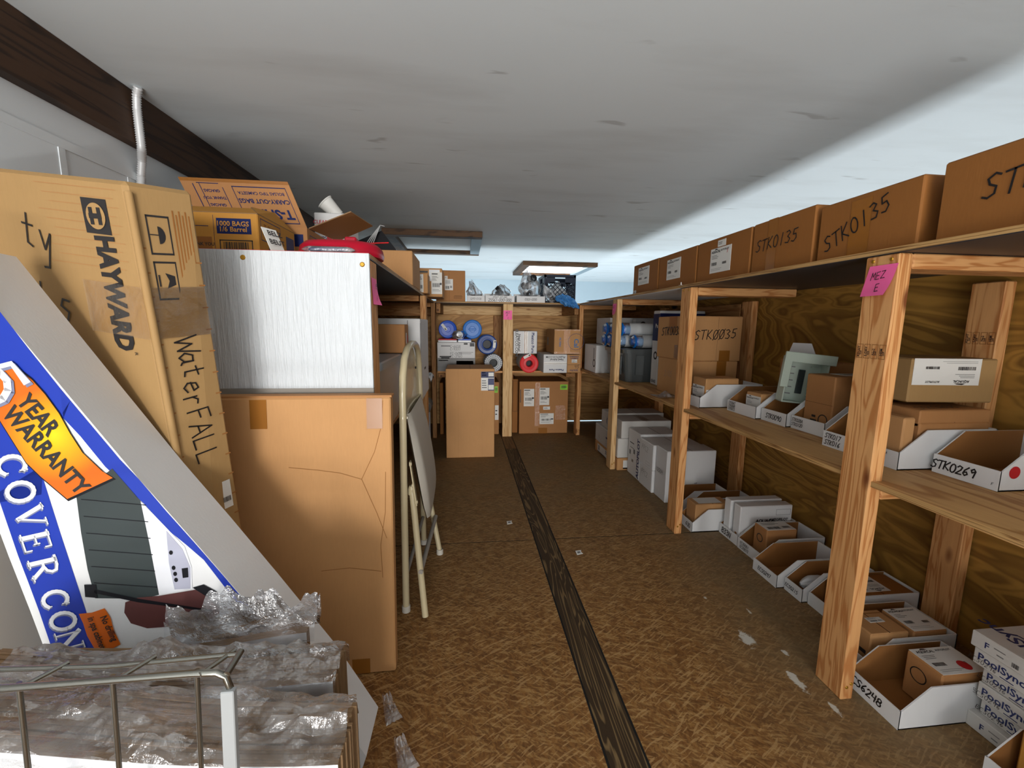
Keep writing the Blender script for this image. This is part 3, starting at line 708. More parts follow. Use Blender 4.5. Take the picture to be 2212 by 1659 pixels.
def bin_box(label, x0, y0, y1, z0, depth=0.30, h=0.115, lip=0.052, rot=0.0, writing=(), group='white card parts bins', dots=()):
    """open parts bin: low lip towards the aisle (-x), sides rising to a full-height back"""
    W = y1 - y0 - 0.002; t = 0.0035; mb = MB(); s = 0.085
    X, Y, Z = Vector((1, 0, 0)), Vector((0, 1, 0)), Vector((0, 0, 1))
    mb.box(0, depth, -W / 2, W / 2, 0, .003, 'card_inner')
    side = [(0, 0), (depth, 0), (depth, h), (s, h), (0.006, lip), (0, lip)]
    mb.prism(side, (0, -W / 2, 0), X, Z, t, 'card_white', 'card_inner', 'card_white')
    mb.prism([(-p[0], p[1]) for p in side][::-1], (0, W / 2, 0), -X, Z, t, 'card_white', 'card_inner', 'card_white')
    mb.prism([(-W / 2, 0), (W / 2, 0), (W / 2, lip), (-W / 2, lip)], (-.0005, 0, 0), -Y, Z, t, 'card_white', 'card_inner', 'card_white')
    mb.prism([(-W / 2, 0), (W / 2, 0), (W / 2, h), (-W / 2, h)], (depth, 0, 0), Y, Z, t, 'card_white', 'card_white', 'card_white')
    for i, (st, a, b, sz) in enumerate(writing):
        mb.hand(st, Vector((-.0005, 0, 0)) - Y * (a - .5) * W + Z * b * lip, -Y, Z, sz * 1.12, 'ink', .15, step=.64)
    for (a, b, r) in dots:
        mb.add([Vector((depth * a, -W / 2 - .0006, h * b)) + X * math.cos(2 * PI * i / 18) * r + Z * math.sin(2 * PI * i / 18) * r for i in range(18)], [tuple(range(18))], 'print_red')
    o = mb.build('parts_bin', None, (x0, (y0 + y1) / 2, z0 + .0005), (0, 0, rot))
    return tag(o, label, 'bin', group)

# --- row of cartons along the top of the right shelf
zt = 1.2510
K = 'cartons on top of the right shelf'
pump = lambda a0, b0, a1, b1, s: ('label', 'L', a0, b0, a1, b1, 'pump', s)
carton('brown carton at farthest end of right top row, curled label', 1.09, 1.44, 2.345, 2.698, zt, 1.432, 'card_dark', 0, [pump(.22, .28, .66, .86, 1), ('label', 'L', .01, .01, .15, .13, 'small', 2)], K)
carton('brown carton with white label, second from far end of top row', 1.09, 1.44, 1.945, 2.335, zt, 1.430, 'card_dark', 0, [pump(.25, .25, .62, .83, 2)], K)
carton('brown carton with white label marked by red cross', 1.09, 1.44, 1.560, 1.935, zt, 1.430, 'card_dark', 0,
       [pump(.29, .18, .68, .76, 3), ('label', 'L', .42, .78, .57, .93, 'small', 4), ('hand', 'L', 'X', .62, .64, .016, 0, 'print_red')], K)
carton('brown taped carton written STK0135 in a level line', 1.09, 1.44, 1.262, 1.550, zt, 1.431, 'card_dark', 0,
       [('tape', 'L', .28, 0, .44, 1, 'tape'), ('hand', 'L', 'STK0135', .44, .56, .040, 0.06)], K)
carton('brown taped carton written STK0135 in a rising line', 1.09, 1.44, 0.946, 1.243, zt, 1.416, 'card_dark', 0,
       [('tape', 'L', .36, 0, .57, .92, 'tape'), ('hand', 'L', 'STK0135', .42, .53, .042, 0.42)], K)
carton('brown carton written STK0 nearest on right top row', 1.09, 1.44, 0.52, 0.906, zt, 1.424, 'card_dark', 0,
       [('tape', 'L', .42, 0, .62, .42, 'tape'), ('hand', 'L', 'STK0135', .52, .60, .046, 0.10)], K)
q = MB(); q.box(-.006, .006, -.012, .012, 0, .002, 'paper'); q.tube([(-.005, -.01, .002), (-.004, -.006, .012), (.002, .004, .014)], .003, 'paper', 6)
tag(q.build('plastic_clip', None, (1.066, 2.03, 1.2512)), 'tiny white clip on shelf edge above second right post', 'clip')

# --- right shelf, middle level
zm = 0.6515
G = 'white card bins on the middle shelf'
bin_box('white bin written STK0269 nearest on middle shelf', 1.313, .858, 1.010, zm, .28, writing=[('STK0269', .34, .52, .021), ('F', .92, .3, .006)], group=G, dots=[(.14, .42, .016)])
bin_box('white bin half hidden behind the near post', 1.217, 1.022, 1.175, zm, .31, writing=[('A', .78, .8, .006)], group=G)
bin_box('white bin written STK017 STK016 left of the near post', 1.222, 1.181, 1.283, zm, .31, writing=[('STK017', .40, .72, .014), ('STK016', .40, .30, .014)], group=G)
bin_box('white bin written STK028A holding large brown carton', 1.303, 1.365, 1.523, zm, .31, writing=[('STK028A', .20, .70, .011), ('STK0120', .20, .36, .011)], group=G)
bin_box('white bin written STK0090 under pale plastic housing', 1.285, 1.528, 1.672, zm, .31, writing=[('STK0090', .52, .5, .018)], group=G)
bin_box('white bin written STK0067 STK0068 STK0073 holding a small box', 1.262, 1.678, 1.878, zm, .32, writing=[('STK0067', .17, .80, .010), ('STK0068', .17, .52, .010), ('STK0073', .17, .24, .010)], group=G)
bin_box('white bin beside second right post with tall white side', 1.150, 1.932, 2.085, zm, .33, group=G)
carton('small tan carton with white label in bin by second post', 1.185, 1.36, 1.945, 2.065, zm + .004, .795, 'card_light', 0, [('label', 'L', .02, .05, .90, .72, 'pump', 11), ('label', 'F', .02, .1, .4, .6, 'codes', 12)])
carton('upper brown carton written STK0035 on middle shelf', 1.205, 1.525, 2.195, 2.545, .8605, 1.107, 'card_light', 0.015,
       [('tape', 'L', .40, .62, .66, 1, 'tape'), ('hand', 'L', 'STK0035', .50, .66, .046, 0.05, 'ink', .13), ('tape', 'F', .60, 0, .80, .24, 'tape'), ('hand', 'F', 'STKQQ35', .52, .60, .050, 0.05), ('tape', 'L', .62, .02, .86, .34, 'clear_tape'),
        ('rect', 'F', .55, .02, .553, .98, 'crease')])
carton('lower brown carton under the one written STK0035', 1.205, 1.520, 2.20, 2.52, zm, .8595, 'card_light', 0,
       [('hand', 'L', '2105', .45, .58, .034, 0.05, 'print_grey', .05), ('tape', 'F', .60, .5, .78, 1, 'tape')])
carton('tall narrow navy and white carton behind the brown STK0035 pair', 1.288, 1.605, 2.705, 2.80, zm, 1.152, 'card_white', 0,
       [('rect', 'L', 0, .60, 1, .96, 'navy'), ('rect', 'F', 0, .66, 1, .965, 'navy'), ('print', 'L', 'Pe', .6, .80, .04, 0, 'paper'), ('print', 'L', 'KING', .5, .05, .028, 0, 'print', .03), ('ring', 'L', .62, .40, .028, .012, 'print')], cat='box')
# grey storage tote
t = thing('storage_tote', 'grey plastic tote under rolls on middle shelf', 'tote', (1.355, 3.06, zm))
q = MB()
def ring_loop(hx, hy, z, n=6, r=.04):
    pts = []
    for (cx, cy, a) in ((hx - r, hy - r, 0), (-hx + r, hy - r, 90), (-hx + r, -hy + r, 180), (hx - r, -hy + r, 270)):
        for i in range(n): b = math.radians(a + 90 * i / (n - 1)); pts.append((cx + r * math.cos(b), cy + r * math.sin(b), z))
    return pts
def loft(mb, loops, m, cap0=True, smooth=False):
    n = len(loops[0]); vs = [p for l in loops for p in l]
    mb.add(vs, [(i * n + j, i * n + (j + 1) % n, (i + 1) * n + (j + 1) % n, (i + 1) * n + j) for i in range(len(loops) - 1) for j in range(n)], m, smooth)
    if cap0: mb.add(loops[0], [tuple(range(n - 1, -1, -1))], m)
def tote(t, hx, hy, h, m, lid=True):
    q = MB(); loft(q, [ring_loop(hx * .9, hy * .9, .001), ring_loop(hx, hy, h - .03), ring_loop(hx, hy, h)], m)
    for sx in (-1, 1):
        for dx in (-.55, .55): q.box(hx * dx - .03, hx * dx + .03, sx * hy - .004 if sx > 0 else -hy - .006, sx * hy + .006 if sx > 0 else -hy + .004, .05, h - .04, m, .002)
    for dy in (-.5, .5): q.box(-hx - .005, -hx + .004, hy * dy - .03, hy * dy + .03, .05, h - .05, m, .002)
    q.build('body', t)
    q = MB(); loft(q, [ring_loop(hx + .012, hy + .012, h - .028), ring_loop(hx + .015, hy + .015, h - .002), ring_loop(hx + .008, hy + .008, h + .002)], m); 
    if lid: q.add(ring_loop(hx + .008, hy + .008, h + .002), [tuple(range(24))], m)
    q.build('lid' if lid else 'rim', t)
    return t
tote(t, .235, .215, .236, 'tote')
q = MB(); q.prism([(0, 0), (.10, 0), (.10, .03), (0, .03)], (-.02, -.238, .13), (1, 0, 0), (0, 0, 1), .001, 'paper'); q.text('4CH', (.04, -.239, .145), (1, 0, 0), (0, 0, 1), .022, 'print', .02); q.build('label', t)
RG = 'white rolls with blue caps on grey tote'
def roll(label, x, y, z, L=.36, r=.047):
    t = thing('filter_roll', label, 'filter', (x, y, z), 0, RG)
    q = MB(); q.lathe([(0, L), (r * .96, L), (r, L - .01), (r, .012), (r * .98, .006)], (0, 0, 0), (1, 0, 0), 'pleat', 18); q.build('sleeve', t)
    q = MB(); q.lathe([(r * .99, .02), (r * 1.02, .0), (r * .9, -.008), (r * .35, -.010), (r * .30, -.004), (0, -.004)], (0, 0, 0), (1, 0, 0), 'blue_light', 18); q.build('cap', t)
    q = MB()
    def fn(u, v):
        a = 2 * PI * u; rr = r * (1.06 + .03 * math.sin(7 * a + 3 * v)) * (1 if v < .6 else 1 - (v - .6) * 1.1); return Vector((.05 - v * .075, rr * math.cos(a), rr * math.sin(a)))
    q.grid(fn, 20, 5, 'bag_blue'); q.build('wrap', t)
for (lab, x, y, z) in (('white roll nearest the camera in the bottom row on tote', 1.20, 2.905, .940), ('white roll second in the bottom row on grey tote', 1.115, 3.02, .940),
        ('white roll third in the bottom row on grey tote', 1.105, 3.135, .940), ('white roll farthest in the bottom row on grey tote', 1.10, 3.245, .940),
        ('white roll nearest in the upper row on grey tote', 1.125, 2.965, 1.024), ('white roll middle of the upper row on grey tote', 1.10, 3.08, 1.024), ('white roll farthest in the upper row on tote', 1.09, 3.19, 1.026)):
    roll(lab, x, y, z)
carton('white carton with black round mark beside grey tote far side', 1.09, 1.60, 3.42, 3.76, zm, .885, 'card_white', 0, [('ring', 'L', .85, .35, .035, .012, 'print'), ('rect', 'L', .80, .5, .84, .9, 'print')])
carton('dim white carton stacked behind the white rolls', 1.20, 1.60, 3.42, 3.78, .887, 1.115, 'card_white', 0, [('ring', 'F', .7, .6, .03, .012, 'print'), ('print', 'F', 'II', .2, .6, .05)])
carton('dim white carton behind rolls next to navy carton', 1.38, 1.60, 3.335, 3.395, zm, 1.105, 'card_white', 0, [('ring', 'F', .3, .9, .025, .01, 'print')])
carton('large brown carton in bin written STK028A', 1.345, 1.59, 1.385, 1.515, zm + .004, .872, 'card', 0, [('label', 'T', .3, .25, .85, .8, 'small', 3), ('ring', 'L', .72, .22, .022, .004, 'print'), ('rect', 'L', .28, .14, .5, .2, 'print'), ('rect', 'L', .32, .24, .46, .28, 'print'), ('rect', 'L', 0, .50, 1, .505, 'crease')])
carton('small white labelled carton in bin written STK0067', 1.30, 1.40, 1.70, 1.80, zm + .004, .757, 'card_light', 0, [('label', 'L', 0.02, 0.02, .98, .86, 'pump', 21), ('label', 'F', .05, .08, .95, .6, 'codes', 22)])
carton('brown carton standing behind pale plastic housing', 1.50, 1.62, 1.58, 1.86, zm + .12, .905, 'card', 0, [('print', 'L', 'STK0279', .7, .82, .03)])
q = MB(); q.prism([(0, 0), (.13, 0), (.13, .16), (.10, .215), (.02, .215), (-.005, .12)], (0, 0, 0), (.25, -.97, 0), (.12, 0.03, 1), .004, 'card_white', 'card_inner'); q.hand('4A', (.018, -.07, .11), (.25, -.97, 0), (.12, .03, 1), .03, 'ink')
tag(q.build('carton_flap', None, (1.425, 1.75, .7685)), 'grey-white card flap standing behind pale plastic housing', 'card')
# pale plastic control housing leaning in its bin
t = thing('plastic_housing', 'pale sage plastic control housing leaning in the STK0090 bin', 'plastic housing', (1.385, 1.612, .742), 0.22)
t.rotation_euler = (0.0, 0.10, -0.20)
def tray(mb, w, h, d, r, m):
    fr = [(-w / 2, 0), (w / 2, 0), (w / 2, h), (-w / 2, h)]
    for i in range(4):
        a, b = fr[i], fr[(i + 1) % 4]
        x0, x1 = min(a[0], b[0]) - r / 2, max(a[0], b[0]) + r / 2; z0, z1 = min(a[1], b[1]) - r / 2, max(a[1], b[1]) + r / 2
        mb.box(x0, x1, -d, 0, z0, z1, m, .0015)
    mb.box(-w / 2, w / 2, -.004, 0, 0, h, m)
q = MB(); tray(q, .155, .185, .05, .006, 'sage'); q.build('body', t)
q = MB(); q.box(-.10, .10, -.056, -.046, .165, .205, 'sage', .002); q.box(-.1, -.07, -.056, -.046, .06, .17, 'sage', .002); q.build('flange', t)
q = MB(); q.box(-.012, .012, -.012, -.004, .035, .135, 'cover_grey', .001); q.build('window', t)
for k in range(5):
    q = MB(); q.box(.032, .056, -.02, -.004, .03 + k * .029, .036 + k * .029, 'sage', .001); q.build('rib', t)
    q = MB(); q.box(-.06, -.03, -.009, -.004, .03 + k * .028, .034 + k * .028, 'print_grey'); q.build('print_mark', t)
carton('tan carton with upside-down white label above lidded brown box', 1.305, 1.56, 1.075, 1.26, .835, .965, 'card_kraft', -0.10,
       [('label', 'F', .02, .40, .80, 1.0, 'pump_flip', 31), ('tape', 'F', .0, .75, .03, .9, 'clear_tape'), ('print', 'F', 'FL3218-01', .36, .66, .016, PI)])
o = carton('lidded brown box written STK0203 beside near rear post', 1.285, 1.515, 1.034, 1.165, zm + .004, .785, 'card', 0, [])
q = MB(); q.box(-.115, .117, -.062, .064, .116, .165, 'card', .003); q.hand('STK0203', (-.015, -.022, .165), (.99, .1, 0), (-.1, .99, 0), .030, 'ink', .12); q.build('lid', o)
carton('small plain tan box at front of half hidden bin', 1.235, 1.272, 1.035, 1.135, zm + .004, .80, 'card_light', 0, [], top=False)
q = MB()
def fn(u, v):
    p = Vector((u - .5, v - .5, 0)); return Vector((p.x * .13, p.y * .12, .002 + .032 * max(0, 1 - 3.2 * p.length) + .012 * abs(mnoise.noise(p * 9)) * (1 - 1.2 * p.length)))
q.grid(fn, 18, 18, 'bag_clear'); tag(q.build('plastic_bag', None, (1.14, 2.27, zm)), 'crumpled clear plastic bag on middle shelf left of second post', 'plastic bag')

# --- right shelf, floor level
G = 'white card bins on the floor under the right shelf'
Z0 = 0.0005
bin_box('white floor bin written ECS6248 nearest the near post', 1.130, .853, 1.003, Z0, .295, .118, .055, writing=[('ECS6248', .34, .55, .021)], group=G)
carton('tan box with red dot on white label in floor bin', 1.262, 1.405, .868, .962, .005, .135, 'card', 0, [('label', 'T', .02, .02, .98, .98, 'pump', 41), ('disc', 'T', .68, .27, .016, 'print_red'), ('ring', 'L', .40, .62, .022, .003, 'print'), ('rect', 'L', .75, .3, .92, .38, 'print'), ('rect', 'L', .7, .44, .92, .48, 'print')])
bin_box('white floor bin holding two labelled boxes side by side', 1.205, 1.020, 1.182, Z0, .305, .116, .052, group=G)
carton('tan box with small white sticker in two-box floor bin', 1.222, 1.352, 1.030, 1.135, .005, .130, 'card_light', 0, [('label', 'T', .35, .45, .75, .66, 'codes', 42), ('rect', 'T', .1, .82, .95, .86, 'card_inner'), ('rect', 'L', .7, .4, .9, .5, 'print')])
carton('brown box with full white label in two-box floor bin', 1.368, 1.485, 1.030, 1.135, .005, .128, 'card', 0, [('label', 'T', .02, .02, .98, .98, 'pump', 43)])
bin_box('white floor bin with flat brown box behind near post', 1.305, 1.216, 1.352, Z0, .31, .115, .05, group=G)
carton('flat brown box with label lying upside down in floor bin', 1.36, 1.605, 1.225, 1.340, .005, .112, 'card_dark', 0, [('label', 'T', .05, .15, .68, .95, 'pump_flip', 44)])
bin_box('white floor bin written ECS0215 with white bag', 1.283, 1.356, 1.446, Z0, .30, writing=[('ECS0215', .42, .5, .013)], group=G)
bin_box('empty white floor bin written ECS0297', 1.252, 1.450, 1.592, Z0, .30, writing=[('ECS0297', .5, .5, .015)], group=G)
bin_box('white floor bin written ECS0001 ECS0073', 1.300, 1.612, 1.770, Z0, .31, writing=[('ECS0001', .32, .7, .012), ('ECS0073', .32, .32, .012)], group=G)
carton('small tan box with white top label in bin ECS0001', 1.352, 1.50, 1.65, 1.735, .005, .140, 'card', 0, [('label', 'T', .03, .03, .97, .97, 'codes', 45), ('ring', 'L', .5, .6, .02, .004, 'print'), ('rect', 'F', .1, .3, .5, .45, 'print')])
bin_box('white floor bin written 833N holding two white boxes', 1.303, 1.774, 1.922, Z0, .30, writing=[('833N', .4, .5, .026)], group=G)
carton('front upright white box in the 833N floor bin', 1.318, 1.590, 1.790, 1.842, .005, .192, 'card_white', 0, [('print', 'F', 'AQUACAL', .50, .60, .023, 0, 'print', .04), ('print', 'F', 'AUTOPILOT', .74, .62, .018, 0, 'print', .03), ('frame', 'F', .68, .74, .96, .90, .0015, 'print_grey'), ('rect', 'L', .4, .08, .7, .26, 'card_inner')], top=False)
carton('rear upright white box in the 833N floor bin', 1.310, 1.585, 1.855, 1.905, .005, .196, 'card_white', 0, [], top=False)
bin_box('white floor bin written 630 beside second right post', 1.155, 1.926, 2.052, Z0, .305, .118, writing=[('630', .72, .5, .020)], group=G)
carton('tan box with pale label in the 630 floor bin', 1.180, 1.370, 1.944, 2.035, .012, .140, 'card_light', 0.0, [('rect', 'T', .12, .15, .8, .9, 'paper')])
bin_box('empty white floor bin behind the 630 bin', 1.262, 2.058, 2.158, Z0, .31, .118, group=G)
bin_box('white floor bin next to the tall white box', 1.215, 2.164, 2.272, Z0, .28, .118, group=G)
bin_box('white floor bin cut off by lower right corner', 1.215, .585, .733, Z0, .30, .118, .055, group=G)
carton('golden brown box in the bin at lower right corner', 1.27, 1.47, .605, .712, .005, .15, 'card_gold', 0, [('label', 'T', .05, .05, .95, .95, 'codes', 47), ('ring', 'L', .5, .5, .025, .004, 'print')])
q = MB()
def fn(u, v):
    a = 2 * PI * u; r = .031 * math.sin(PI * min(1, v * 1.02 + .02)) ** .6 * (1 + .25 * mnoise.noise(Vector((math.cos(a) * 2, math.sin(a) * 2, v * 4))))
    return Vector(((v - .5) * .15, math.cos(a) * r * .70, .048 + math.sin(a) * r))
q.grid(fn, 22, 14, 'bag_white', False); tag(q.build('plastic_bag', None, (1.385, 1.401, .001)), 'crumpled white bag lying in floor bin written ECS0215', 'plastic bag')
q = MB()
def fn(u, v): return Vector((u * .055, (v - .5) * .06 * (1 - u * .7), .05 * u + .01 * mnoise.noise(Vector((u * 4, v * 4, 3)))))
q.grid(fn, 6, 6, 'bag_clear', False); tag(q.build('plastic_bag', None, (1.512, 1.401, .062)), 'pointed clear bag corner at back of bin ECS0215', 'plastic bag')
# stack of white boxes at the right edge
hs = [.043, .044, .045, .044, .046, .042]; z = Z0
offs = [(1.335, .855), (1.352, .842), (1.342, .848), (1.346, .846), (1.333, .862), (1.326, .868)]
labs = ['bottom white box of stack at right edge, written F', 'second white box from bottom of stack at right edge', 'third white box from bottom of stack at right edge', 'fourth white box from bottom of stack at right edge', 'fifth white box from bottom of stack at right edge', 'top white box of stack at right edge, marked F']
for i, hh in enumerate(hs):
    x0, y1 = offs[i]
    d = [('print', 'L', 'F', .3, .5, .022, 0, 'print_blue'), ('bars', 'L', .74, .18, .86, .45, 'print', 5), ('rect', 'L', .42, .60, .62, .66, 'print_grey'), ('rect', 'L', .48, .28, .6, .36, 'print_grey')] if i in (0, 5) else \
        [('print', 'L', 'PoolSync', .50, .56, .026, 0, 'print_blue'), ('hand', 'L', 'ECS0296', .2, .3, .012, 0, 'ink'), ('rect', 'L', .50, .12, .74, .17, 'navy')]
    if i == 5: d += [('print', 'TL', 'PoolSync', .52, .22, .05, PI, 'print_blue'), ('rect', 'TL', .3, .32, .7, .335, 'navy'), ('rect', 'TL', .62, .6, .7, .61, 'print_grey')]
    carton(labs[i], x0, x0 + .27, y1 - .115, y1, z, z + hh, 'card_grey', 0, d, 'white boxes stacked at the right edge', top=False, r=.002); z += hh + .0008
# white cartons further along
carton('tall white carton behind the second right post', 1.183, 1.492, 2.283, 2.425, Z0, .318, 'card_white', 0, [('hand', 'L', '10504', .4, .55, .026, 0, 'ink'), ('label', 'F', .36, .08, .58, .44, 'small', 9), ('print', 'F', 'AUTOPILOT', .48, .36, .018), ('rect', 'F', .6, .06, .8, .3, 'card_grey')])
carton('lower white carton written PPC2 beside tall white carton', 1.168, 1.40, 2.435, 2.625, Z0, .146, 'card_white', 0, [('hand', 'L', 'PPC2', .45, .66, .034, 0, 'print_grey', .06)])
carton('upper white carton written PPC2 with long white top', 1.166, 1.488, 2.432, 2.628, .1475, .312, 'card_white', 0, [('hand', 'L', 'PPC2', .42, .70, .034, 0, 'print_grey', .06), ('frame', 'L', .5, .1, .8, .22, .001, 'print_grey')])
carton('white carton with upright blue print next to PPC2 cartons', 1.172, 1.45, 2.640, 2.845, Z0, .326, 'card_white', 0, [('print', 'L', 'AUTOPILOT', .86, .45, .05, PI / 2, 'print_blue', .04), ('rect', 'L', .15, .70, .5, .72, 'print'), ('bars', 'L', .12, .44, .26, .54, 'print', 3), ('bars', 'L', .48, .50, .62, .60, 'print', 6), ('rect', 'L', .35, .3, .5, .36, 'print_grey'), ('rect', 'L', .18, .6, .5, .61, 'print')])
GG = 'low stack of long flat boxes by the pale post'
carton('long brown box with blue and white label at stack bottom', 1.1005, 1.55, 2.86, 3.385, Z0, .092, 'card_light', 0, [('rect', 'L', .12, .1, .9, .84, 'paper'), ('rect', 'L', .12, .1, .9, .2, 'print_blue'), ('print', 'L', 'ZODIAC', .62, .62, .035, 0, 'print_blue'), ('bars', 'L', .16, .3, .24, .75, 'print', 1), ('bars', 'L', .8, .3, .87, .7, 'print', 2), ('rect', 'F', .1, .12, .9, .82, 'paper'), ('rect', 'F', .1, .12, .9, .22, 'print_blue'), ('bars', 'F', .2, .4, .5, .7, 'print', 7)], GG)
carton('white box in the middle of the low flat stack', 1.1005, 1.50, 2.865, 3.39, .0935, .238, 'card_grey', 0, [('hand', 'L', 'X5', .2, .35, .03, 0, 'print_grey', .06), ('rect', 'L', .5, .52, .72, .62, 'print_blue'), ('rect', 'F', .25, .4, .32, .5, 'print')], GG)
carton('grey white box at top far end of low stack', 1.115, 1.55, 3.09, 3.29, .2395, .375, 'card_grey', 0, [('hand', 'L', 'K', .72, .5, .05, 0, 'print_blue')], GG)
carton('grey white taped box at top near end of low stack', 1.125, 1.50, 2.865, 3.08, .2395, .366, 'card_grey', 0, [('tape', 'T', .42, 0, .58, 1, 'clear_tape'), ('rect', 'L', .1, .72, .3, .8, 'print_blue'), ('rect', 'L', .1, .25, .6, .55, 'paper')], GG)

# --- far shelf
zf = 0.6206
carton('white printed box with handle holes under blue lids', -.249, .093, 3.875, 4.20, zf, .884, 'card_white', 0,
       [('rect', 'F', .10, .86, .34, .885, 'print'), ('rect', 'F', .06, .48, .36, .53, 'print'), ('rect', 'F', .1, .44, .32, .48, 'print'), ('hand', 'F', 'C-6658', .48, .86, .022), ('hand', 'F', 'C-4333', .48, .77, .022), ('hand', 'F', 'FC-0685', .50, .62, .022), ('hand', 'F', 'RC-3960', .50, .52, .022),
        ('rect', 'F', 0, 0, 1, .46, 'print_grey'), ('rect', 'F', .04, .36, .28, .39, 'card_grey'), ('rect', 'F', .5, .1, .95, .36, 'bare_grey'), ('rect', 'F', 0, .14, 1, .145, 'print'), ('rect', 'F', .7, .92, .8, .98, 'print'), ('rect', 'F', .86, .86, .98, .98, 'print'), ('rect', 'F', .55, .65, .95, .665, 'print_grey'), ('rect', 'F', .6, .60, .9, .615, 'print_grey')])
for (x0, x1, m, lab) in ((-.243, -.070, 'print_red', 'thin red edged packet on top of white printed box'), (-.064, .060, 'blue', 'thin blue edged packet on top of white printed box')):
    q = MB(); q.box(x0, x1, -.001, .20, 0, .018, 'bag_white', .004); q.box(x0 + .003, x1 - .003, -.003, .2, .018, .030, m, .003); tag(q.build('packet', None, (0, 3.885, .8855)), lab, 'packet')
def spool(name, label, x, y, z, r, r_in, m, L=.30, body='pleat', hub=False, sticker=True, rough=0.0):
    t = thing(name, label, 'filter cartridge', (x, y, z))
    q = MB(); q.lathe([(r * .9, .012), (r * .97, .016), (r * .97, L)], (0, 0, 0), (0, 1, 0), body, 28); q.add([Vector((math.cos(2 * PI * i / 28) * r * .97, L, math.sin(2 * PI * i / 28) * r * .97)) for i in range(28)], [tuple(range(28))], body); q.build('filter_body', t)
    q = MB()
    if r_in > 0:
        q.lathe([(r_in, .10), (r_in, .004), (r_in * 1.15, 0), (r * .62, .001), (r * .64, .005), (r * .9, .004), (r, .008), (r * 1.01, .022), (r * .96, .024)], (0, 0, 0), (0, 1, 0), m, 30); q.build('end_cap', t)
        q = MB(); q.lathe([(r_in * .99, .1), (0, .1)], (0, 0, 0), (0, 1, 0), 'dark', 20); q.build('core', t)
    else:
        q.lathe([(0, .0), (r * .3, .0), (r * .33, .004), (r * .7, .003), (r * .72, .006), (r * .93, .004), (r, .009), (r * 1.01, .022), (r * .96, .024)], (0, 0, 0), (0, 1, 0), m, 30); q.build('end_cap', t)
    if hub:
        q = MB(); q.box(-r * .4, r * .4, -.006, .002, -r * .09, r * .09, m, .004); q.build('grip', t)
    if sticker:
        q = MB(); a = rough; u = Vector((math.cos(a), 0, math.sin(a))); v = Vector((-math.sin(a), 0, math.cos(a))); c = Vector(sticker) if sticker is not True else Vector((0, 0, 0))
        q.prism([(-.035, -.012), (.035, -.012), (.035, .012), (-.035, .012)], c + Vector((0, -.004, 0)), u, v, .001, 'paper'); q.flat([(.012, -.008), (.03, -.008), (.03, .002), (.012, .002)], c + Vector((0, -.004, 0)), u, v, 'print'); q.build('sticker', t)
    return t
spool('filter_cartridge', 'royal blue capped cartridge upper left on far shelf', -.158, 3.95, 1.000, .082, 0, 'blue', sticker=(-.03, 0, .02), rough=-.9)
spool('filter_cartridge', 'lighter blue capped cartridge with grip bar', .070, 3.97, 1.002, .088, 0, 'blue_light', hub=True, sticker=False)
spool('filter_cartridge', 'dark blue ring cartridge beside white printed box', .203, 3.85, .868, .090, .040, 'blue_dark', sticker=(.065, 0, .005), rough=1.45)
spool('filter_cartridge', 'silver and navy ring cartridge lowest by centre post', .256, 3.80, .7025, .081, .038, 'pleat', sticker=False)
spool('filter_cartridge', 'red ring cartridge under white box right of centre post', .573, 3.72, .705, .084, .029, 'red', sticker=(-.02, 0, .068), rough=.5)
q = MB()
for r in (.052, .068, .082):
    for i in range(26):
        a = 2 * PI * i / 26; b = a + .13
        f = lambda A, R: Vector((math.cos(A) * R, -.002, math.sin(A) * R))
        q.add((f(a, r - .006), f(b, r - .006), f(b, r), f(a, r)), ((0, 1, 2, 3),), 'navy')
q.build('printed_ring', bpy.data.objects['filter_cartridge.003'])
q = MB()
def fn(u, v):
    a = 2 * PI * u; n = mnoise.noise(Vector((math.cos(a) * 1.6, math.sin(a) * 1.6, v * 5))); r = (.045 + .012 * n) * (1 - .9 * max(0, abs(v - .5) * 2 - .75) * 3)
    return Vector((math.cos(a) * r + (.5 - v) * -.05, (v - .5) * .19, math.sin(a) * r * .8))
q.grid(fn, 24, 16, 'bag_clear', False)
q.lathe([(.0, -.06), (.028, -.06), (.03, .09), (0, .09)], (0, 0, 0), (0, 1, 0), 'conduit', 14)
tag(q.build('wrapped_part', None, (-.045, 3.845, .955)), 'silver part in clear wrap between two blue capped cartridges', 'wrapped part')
PL = 'white filter cartons right of the centre post'
carton('upper white filter carton with sideways print and brown tape', .437, .650, 3.78, 4.12, .790, .992, 'card_white', 0.0,
       [('tape', 'F', .44, 0, .60, 1, 'clear_tape'), ('rect', 'F', .46, 0, .485, 1, 'card_inner'), ('rect', 'F', .54, 0, .555, 1, 'card_inner'), ('print', 'F', 'PLEATCO.COM', .13, .48, .036, -PI / 2), ('print', 'F', 'Need Advice?', .24, .48, .028, -PI / 2, 'print', .03), ('print', 'F', 'Pleatco Pure', .82, .48, .036, -PI / 2, 'print_blue', .03),
        ('rect', 'R', 0, 0, .12, 1, 'navy'), ('print', 'R', 'Pleatco', .5, .5, .06, .0, 'navy', .03)], PL)
carton('lower white filter carton with upside down print', .702, .918, 3.72, 4.10, zf, .787, 'card_white', 0,
       [('rect', 'F', 0, .495, 1, .51, 'crease'), ('tape', 'F', 0, .46, 1, .58, 'clear_tape'), ('print', 'F', 'PLEATCO.COM', .5, .86, .026, PI), ('print', 'F', 'Need Advice?', .55, .72, .022, PI, 'print', .03), ('print', 'F', 'Pleatco Pure', .55, .16, .026, PI, 'print_blue', .03), ('rect', 'L', 0, 0, .08, 1, 'navy')], PL)
